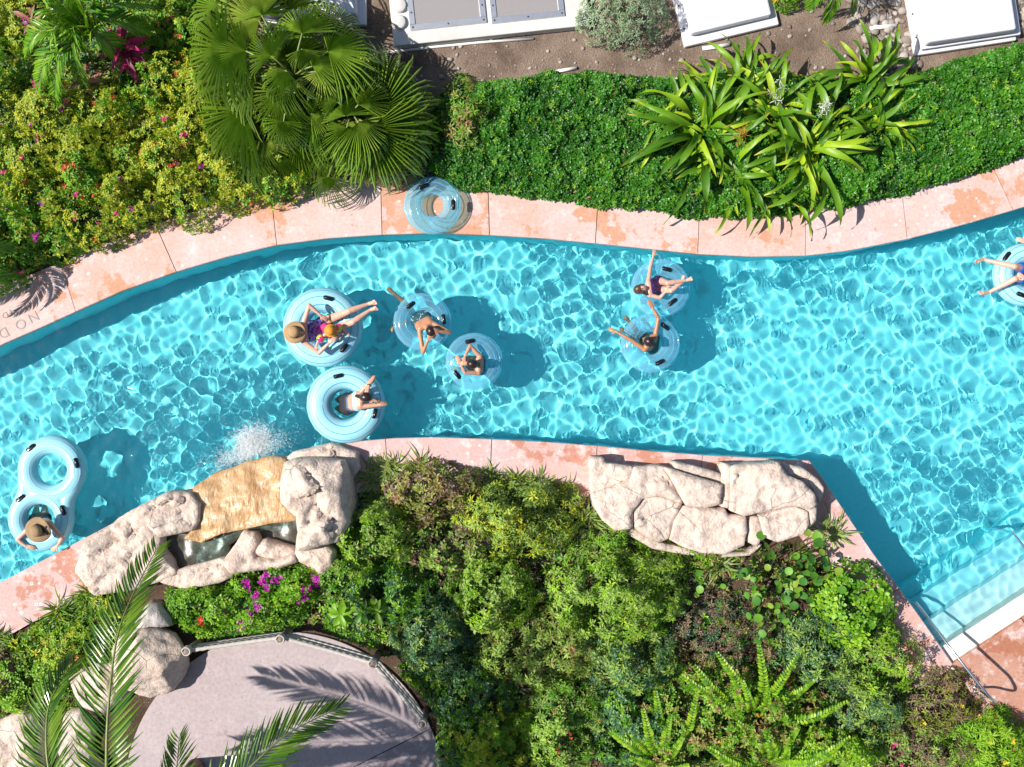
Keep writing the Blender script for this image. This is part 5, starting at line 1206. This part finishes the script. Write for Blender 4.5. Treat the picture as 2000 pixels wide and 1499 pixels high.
class Body:
    def __init__(s, label, J, k=1.0, sk='mid', face=(1, 0, 0), up=(0, 0, 1), sex=1.0, base=None):
        s.J = {a: P(*v) for a, v in J.items()}; s.k = k; j = s.J; s.B = basis(face, up)
        s.root = thing('person', label, 'person', base or (j['pel'].x, j['pel'].y, WZ)); mb = MB(); s.skin = SK[sk]
        s.tors = []
        lh = (j['hipB']-j['hipA']); ls = (j['shB']-j['shA']); c0 = j['pel']; c1 = (j['shA']+j['shB'])/2
        lhn, lsn = lh.normalized(), ls.normalized()
        if lhn.dot(lsn) < 0: lhn = -lhn
        for i in range(11):
            t_ = i/10; c = c0.lerp(c1, t_); lat = lhn.lerp(lsn, t_).normalized()
            wd = np.interp(t_, [0, .15, .42, .75, .95, 1], [.095, .10, .062, .085, .10, .10])*k*sex; rd = np.interp(t_, [0, .15, .42, .75, 1], [.09, .095, .082, .092, .062])*k
            s.tors.append((t_, c, lat, wd, rd)); capsule(mb, c-lat*wd, c+lat*wd, rd, rd, 14)
        capsule(mb, j['shA'], c1, .052*k, .06*k); capsule(mb, j['shB'], c1, .052*k, .06*k)
        capsule(mb, c1, j['head'], .052*k, .046*k)
        M = s.B; hd = j['head']
        ball(mb, hd, .1*k, .98, .80, 1.12, M); ball(mb, hd+M@Vector((.035,0,-.045))*k, .068*k, .95, .82, 1.0, M)
        ball(mb, hd+M@Vector((.103,0,-.012))*k, .016*k, 1, .8, 1.4, M)
        for q in (-1, 1): ball(mb, hd+M@Vector((-.005,.082*q,-.005))*k, .02*k, .6, .5, 1.2, M)
        for a in 'AB':
            sh, el, wr = j['sh'+a], j['el'+a], j['wr'+a]
            capsule(mb, sh, el, .047*k, .036*k); capsule(mb, el, el.lerp(wr, .35), .036*k, .037*k); capsule(mb, el.lerp(wr, .35), wr, .037*k, .024*k)
            s.hand(mb, wr, j['ha'+a], (wr-el).normalized(), 1 if a == 'A' else -1)
            if 'kn'+a in j:
                hp, kn, an_ = j['hip'+a], j['kn'+a], j['an'+a]; to = j['to'+a]
                capsule(mb, hp, kn, .082*k, .052*k, 14); capsule(mb, kn, kn.lerp(an_, .3), .050*k, .052*k, 14); capsule(mb, kn.lerp(an_, .3), an_, .052*k, .031*k)
                heel = an_ + (an_-kn).normalized()*.03*k; ball(mb, heel, .033*k)
                d = (to-heel); capsule(mb, heel, heel.lerp(to, .62), .034*k, .034*k); sd = d.cross((an_-kn)).normalized()
                for q in range(5):
                    o_ = sd*(q-2)*.017*k; b0 = heel.lerp(to, .6)+o_*.9; capsule(mb, b0, heel.lerp(to, 1.0-.04*abs(q-1))+o_, .014*k, (.012 if q else .014)*k, 8)
        s.body = remesh(mb, 'body', s.skin, s.root, .0085 if k > .8 else .007)
        fc = MB()
        for q in (-1, 1): ball(fc, hd+M@Vector((.088,.033*q,.012))*k, .013*k, .6, 1.2, .7, M)
        fc.build('eyes', MAT['eye'], s.body, True, rel=False); s.fix(fc, 'eyes')
        lp_ = MB(); ball(lp_, hd+M@Vector((.094,0,-.058))*k, .02*k, .45, 1.1, .4, M); lp_.build('mouth', MAT['lips'], s.body, True); s.fix(lp_, 'mouth')
    def fix(s, mb, nm):
        for c in s.body.children:
            if c.name.startswith(nm): c.location = -Vector(s.root.location)
    def hand(s, mb, wr, tip, fore, sg_):
        k = s.k; d = tip-wr; d = d.normalized() if d.length > 1e-4 else fore
        ref = Vector((0, 0, 1)); n_ = ref-d*ref.dot(d); n_ = n_.normalized() if n_.length > .2 else d.orthogonal().normalized(); sd = d.cross(n_)
        kn = wr+d*.085*k
        for q in (-1.2, -.4, .4, 1.2): capsule(mb, wr+sd*q*.009*k, kn+sd*q*.019*k, .015*k, .014*k, 8)
        for q, L in ((-1.5, .062), (-.5, .074), (.5, .079), (1.5, .07)):
            b0 = kn+sd*q*.0185*k; m_ = b0+(d+sd*q*.06)*L*.5*k-n_*.006*k; e = m_+(d+sd*q*.05)*L*.5*k-n_*.02*k
            capsule(mb, b0, m_, .0115*k, .0105*k, 8); capsule(mb, m_, e, .0105*k, .0095*k, 8)
        b0 = wr+d*.025*k+sd*sg_*.02*k; m_ = b0+(d*.6+sd*sg_*.8).normalized()*.04*k; capsule(mb, b0, m_, .014*k, .012*k, 8); capsule(mb, m_, m_+(d*.9+sd*sg_*.25).normalized()*.034*k-n_*.008*k, .012*k, .01*k, 8)
    def suit(s, name, t0, t1, mat, infl=.009, legs=0.0, extra=()):
        mb = MB(); k = s.k
        for t_, c, lat, wd, rd in s.tors:
            if t0-1e-6 <= t_ <= t1+1e-6: capsule(mb, c-lat*wd, c+lat*wd, rd+infl, rd+infl, 14)
        if legs:
            for a in 'AB': capsule(mb, s.J['hip'+a], s.J['hip'+a].lerp(s.J['kn'+a], legs), (.082+.016)*k, (.075+.018)*k, 14)
        for a, b, r in extra: capsule(mb, a, b, r, r, 8)
        return remesh(mb, name, MAT[mat], s.root, .008)
    def hair(s, mat, caps=(), bulk=1.0):
        mb = MB(); M = s.B; hd = s.J['head']; k = s.k
        ball(mb, hd+M@Vector((-.018,0,.022))*k, .108*k*bulk, .98, .84, 1.06, M); ball(mb, hd+M@Vector((-.045,0,-.02))*k, .085*k*bulk, .95, .92, 1.1, M)
        for a, b, ra, rb in caps: capsule(mb, hd+M@Vector(a)*k, hd+M@Vector(b)*k, ra*k, rb*k, 10)
        o = remesh(mb, 'hair', HR[mat], s.root, .009); return o
    def hat(s, up, mat, R=.2, band='black_cloth', bow=False, off=.07):
        M = basis((1, 0, 0) if abs(up[0]) < .9 else (0, 1, 0), up); c = s.J['head']+Vector(up).normalized()*off
        mb = MB(); prof = [(.0001, .115), (.04, .113), (.075, .10), (.093, .07), (.099, .03), (.102, .0), (.125, -.008), (.16, -.012), (R*.95, -.022), (R, -.03), (R*.985, -.036), (.15, -.02), (.103, -.01)]
        mb.lathe(prof, n=36); v = []
        for q in mb.v:
            a = atan2(q.y, q.x); rr_ = hypot(q.x, q.y); q = q + Vector((0, 0, (.02*sin(2*a+.6)+.012*sin(3*a))*max(0, (rr_-.1)/.1))); v.append(c+M@q)
        mb.v = v; h = mb.build('hat', MAT[mat], s.root, True, rel=True)
        bb = MB().lathe([(.1045, .0), (.1035, .03), (.1005, .036)], n=30); bb.v = [c+M@q for q in bb.v]
        if bow:
            for q in ((.10, .03, .02), (.10, -.03, .02)): capsule(bb, c+M@Vector((.1, 0, .015)), c+M@Vector((q[0]+.06, q[1]*2.2, -.005)), .012, .02)
        o = bb.build('hat_band', MAT[band], h, True); o.location = -Vector(s.root.location)

# 1 woman in straw hat lying in the large tube
w1 = Body('woman in straw hat and purple spotted swimsuit lying in the large tube', dict(pel=(640,637,.06), hipA=(636,627,.08), hipB=(646,646,.08), shA=(593,631,.36), shB=(594,669,.36), head=(582,650,.46),
  elA=(604,597,.42), wrA=(626,616,.36), haA=(640,626,.30), elB=(623,690,.34), wrB=(641,672,.40), haB=(652,662,.42),
  knA=(682,608,.40), anA=(717,595,.34), toA=(735,590,.40), knB=(690,629,.38), anB=(722,607,.32), toB=(737,602,.38)), 1.0, 'fair', (.75, 0, .5), (-.45, 0, .9))
w1.suit('swimsuit', .0, .86, 'suit_purple'); w1.hair('brown'); w1.hat((-.75, .05, .75), 'straw', .185)
ch = Body('small child in orange cap and bright arm floats on the lap in the large tube', dict(pel=(637,645,.24), hipA=(634,640,.24), hipB=(641,650,.24), shA=(634,655,.44), shB=(652,640,.44), head=(645,646,.56),
  elA=(622,665,.42), wrA=(618,676,.38), haA=(618,681,.37), elB=(667,641,.42), wrB=(676,648,.38), haB=(679,652,.37), knA=(650,655,.30), anA=(662,662,.24), toA=(667,660,.27), knB=(655,650,.30), anB=(668,652,.24), toB=(673,650,.27)), .6, 'fair', (-.5, -.4, .5), (0, 0, 1))
ch.suit('swimsuit', 0, .9, 'pinksuit')
cb = MB(); ball(cb, ch.J['head']+Vector((0, 0, .012)), .085, 1.0, 1.0, .95); cb.lathe([(.08, -.01), (.105, -.02), (.108, -.026), (.08, -.022)], ch.J['head'], 24); cb.build('cap', MAT['cap'], ch.root, True, rel=True)
for a in 'AB':
    p_, q_ = ch.J['sh'+a], ch.J['el'+a]; d_ = (q_-p_).normalized(); c_ = p_.lerp(q_, .62); fb = MB(); fb.tube([c_-d_*.055, c_-d_*.05, c_-d_*.02, c_+d_*.02, c_+d_*.05, c_+d_*.055], [.035, .055, .068, .068, .055, .035], 14); fb.build('arm_float', MAT['float'], ch.root, True, rel=True)
# 2 woman in black shorts seen from behind
w2 = Body('woman in aqua bikini top and black shorts with hands behind her head', dict(pel=(675,790,.02), hipA=(674,781,.0), hipB=(675,799,.0), shA=(703,769,.30), shB=(705,795,.30), head=(716,776,.42),
  elA=(731,737,.40), wrA=(720,755,.45), haA=(716,766,.46), elB=(754,789,.34), wrB=(733,783,.43), haB=(724,780,.46), knA=(661,780,-.38), anA=(672,778,-.75), toA=(685,778,-.80), knB=(661,798,-.38), anB=(670,800,-.75), toB=(684,800,-.80)), .95, 'mid', (.8, 0, -.35), (.35, 0, .9))
w2.suit('shorts', 0, .22, 'black_cloth', .014, .45); w2.suit('waistband', .25, .32, 'trim', .006)
w2.suit('bikini_top', .72, .82, 'suit_teal', .007); w2.hair('dark', [((-.06,0,-.06), (-.14,.02,-.16), .05, .03)])
# 3 woman in patterned suit leaning on the clear tube
w3 = Body('tanned woman in patterned swimsuit leaning over a clear tube', dict(pel=(820,619,-.06), hipA=(812,622,-.12), hipB=(829,613,-.12), shA=(819,643,.20), shB=(842,630,.20), head=(843,650,.34),
  elA=(826,689,.26), wrA=(835,667,.36), haA=(839,656,.40), elB=(879,650,.26), wrB=(860,648,.36), haB=(850,646,.42), knA=(800,600,-.42), anA=(774,577,-.30), toA=(758,564,-.28), knB=(795,632,-.48), anB=(772,640,-.40), toB=(764,648,-.40)), .95, 'tan', (.3, -.75, .15), (.1, -.2, .95))
w3.suit('swimsuit', 0, .62, 'suit_pattern', .008, .12, [(w3.tors[6][1], w3.J['shA'], .016), (w3.tors[6][1], w3.J['shB'], .016)]); w3.hair('dark', [((-.06,0,0), (-.06,.02,-.14), .06, .04)])
# 4 woman sitting upright in the next clear tube
w4 = Body('dark haired woman sitting upright in a clear tube with bent arms', dict(pel=(938,714,-.30), hipA=(936,704,-.32), hipB=(937,724,-.32), shA=(937,696,.18), shB=(934,729,.18), head=(921,711,.40),
  elA=(918,676,.26), wrA=(908,697,.32), haA=(906,708,.36), elB=(908,728,.28), wrB=(900,712,.34), haB=(893,699,.36), knA=(905,700,-.25), anA=(893,700,-.62), toA=(882,700,-.66), knB=(905,720,-.25), anB=(893,720,-.62), toB=(882,720,-.66)), .93, 'mid', (-.9, .1, -.1), (-.1, 0, 1))
w4.suit('swimsuit', 0, .74, 'suit_dark', .008, .0, [(w4.tors[7][1], w4.J['shA'], .014), (w4.tors[7][1], w4.J['shB'], .014)]); w4.hair('dark', [((-.05,0,-.04), (-.09,0,-.16), .07, .045)])
# 5 girl lying back
w5 = Body('girl in navy and pink swimsuit lying back and reaching for the coping', dict(pel=(1288,557,.04), hipA=(1291,549,.06), hipB=(1294,566,.06), shA=(1266,551,.22), shB=(1269,577,.22), head=(1251,565,.30),
  elA=(1270,523,.14), wrA=(1276,501,.06), haA=(1279,488,.02), elB=(1289,582,.22), wrB=(1300,570,.26), haB=(1305,562,.28), knA=(1304,553,.40), anA=(1339,548,.36), toA=(1352,544,.42), knB=(1311,568,.36), anB=(1331,553,.34), toB=(1335,538,.40)), .84, 'fair', (.35, .35, .85), (-.9, .0, .3))
w5.suit('swimsuit', 0, .8, 'suit_navy', .008, .0, [(w5.tors[8][1], w5.J['shA'], .014), (w5.tors[8][1], w5.J['shB'], .014)]); w5.hair('brown', [((-.03,.03,0), (-.05,.05,-.12), .06, .04), ((.02,-.07,-.02), (-.02,-.10,-.14), .045, .025), ((.0,.07,-.02), (-.02,.11,-.10), .045, .025)], 1.04)
# 6 person with spread arms
w6 = Body('dark haired person with spread arms holding the tube of the girl', dict(pel=(1276,672,-.28), hipA=(1270,664,-.30), hipB=(1268,680,-.30), shA=(1280,655,.16), shB=(1259,683,.16), head=(1266,667,.34),
  elA=(1286,622,.20), wrA=(1275,603,.22), haA=(1268,590,.24), elB=(1231,664,.18), wrB=(1205,649,.16), haB=(1188,642,.14), knA=(1244,650,-.28), anA=(1228,630,-.42), toA=(1219,621,-.40), knB=(1240,662,-.30), anB=(1222,648,-.42), toB=(1211,644,-.40)), .95, 'brown', (-.75, .45, -.1), (-.1, .05, 1))
w6.suit('swimsuit', 0, .72, 'suit_dark', .008, 0, [(w6.tors[7][1], w6.J['shA'], .014), (w6.tors[7][1], w6.J['shB'], .014)]); w6.hair('dark', [((-.08,0,.02), (-.12,0,.02), .045, .045)])
# 7 person at the right edge
w7 = Body('person in blue shorts cut by the right edge with legs over the tube', dict(pel=(2010,534,.04), hipA=(2005,526,.06), hipB=(2005,544,.06), shA=(2058,512,.34), shB=(2058,548,.34), head=(2074,530,.44),
  elA=(2030,488,.28), wrA=(2004,474,.24), haA=(1990,468,.22), elB=(2030,562,.36), wrB=(2004,545,.40), haB=(1993,538,.42), knA=(1981,521,.38), anA=(1924,508,.20), toA=(1904,513,.26), knB=(1982,545,.38), anB=(1934,570,.18), toB=(1912,573,.24)), 1.0, 'fair', (-.7, 0, .5), (.4, 0, .9))
w7.suit('shorts', 0, .32, 'shorts_blue', .014, .5); w7.hair('brown')
# 8 woman in hat on the double tube
w8 = Body('woman in wide straw hat with black ribbon sitting in the double tube', dict(pel=(80,1012,-.22), hipA=(72,1008,-.24), hipB=(90,1006,-.24), shA=(59,1030,.20), shB=(97,1022,.20), head=(77,1034,.36),
  elA=(34,1054,.16), wrA=(50,1066,.15), haA=(60,1069,.14), elB=(121,1052,.16), wrB=(113,1066,.15), haB=(107,1071,.14), knA=(76,992,-.40), anA=(84,985,-.72), toA=(90,982,-.78), knB=(92,990,-.40), anB=(98,985,-.72), toB=(104,980,-.78)), 1.0, 'fair', (-.1, -.9, -.15), (0, -.2, 1))
w8.suit('swimsuit', 0, .74, 'suit_dark'); w8.hair('brown'); w8.hat((0, -.12, 1), 'straw2', .215, 'black_cloth', True)
for bd, a in ((w2, 'B'), (w4, 'A'), (w4, 'B'), (w2, 'A')):
    el, wr = bd.J['el'+a], bd.J['wr'+a]; d_ = (wr-el).normalized(); c_ = el.lerp(wr, .88); up = d_.orthogonal(); sd = d_.cross(up)
    MB().tube([c_+(up*cos(x)+sd*sin(x))*.033 for x in np.linspace(0, 2*pi, 17)], .006, 6).build('bracelet', MAT['bead'] if bd is w4 else MAT['black_cloth'], bd.root, True, rel=True)

# ------------------------------------------------------------------ splash where the waterfall meets the pool
def splash():
    rng = np.random.default_rng(9); bm = bmesh.new(); bmesh.ops.create_icosphere(bm, subdivisions=1, radius=1); T = np.array([v.co for v in bm.verts]); TF = np.array([[v.index for v in f.verts] for f in bm.faces]); bm.free()
    def cloud(n, c, sx, sy, sz, r0, r1, rot=.35):
        q = rng.normal(0, 1, (n, 2))*[sx, sy]; a = rot; xy = np.stack([q[:,0]*cos(a)-q[:,1]*sin(a), q[:,0]*sin(a)+q[:,1]*cos(a)], 1)
        z = WZ + np.abs(rng.normal(0, sz, n))*np.exp(-(q[:,0]/sx)**2*.3); r = r0+(r1-r0)*rng.random(n)**3
        c = P(*c); return np.stack([xy[:,0]+c.x, xy[:,1]+c.y, z], 1), r
    C = [cloud(7000, (490,862), .15, .12, .05, .008, .022), cloud(4200, (480,884), .36, .10, .02, .008, .018), cloud(400, (488,860), .2, .15, .12, .002, .004), cloud(700, (440,870), .9, .4, .02, .0015, .005), cloud(260, (560,800), .6, .5, .05, .0015, .005)]
    Pp = np.concatenate([c[0] for c in C]); Rr = np.concatenate([c[1] for c in C]); k = inside(POOL, Pp[:,0], Pp[:,1]); Pp, Rr = Pp[k], Rr[k]
    V = (Pp[:, None] + T[None]*Rr[:, None, None]*np.array([1, 1, .35])).reshape(-1, 3); F = (TF[None]+(np.arange(len(Pp))*len(T))[:, None, None]).reshape(-1, 3)
    me = mesh_np('splash', V, F); me.shade_smooth(); m, t, b = newmat('white spray'); b.inputs[0].default_value = (.86, .9, .92, 1); b.inputs['Roughness'].default_value = .3
    tr = N(t, 'BsdfTransparent'); ms = N(t, 'MixShader'); ms.inputs[0].default_value = .11; t.links.new(tr.outputs[0], ms.inputs[1]); t.links.new(b.outputs[0], ms.inputs[2]); t.links.new(ms.outputs[0], t.nodes['Material Output'].inputs[0])
    o = link('splash', me, m, kind='stuff'); tag(o, 'white splash and spray at the foot of the waterfall', 'splash')
splash()
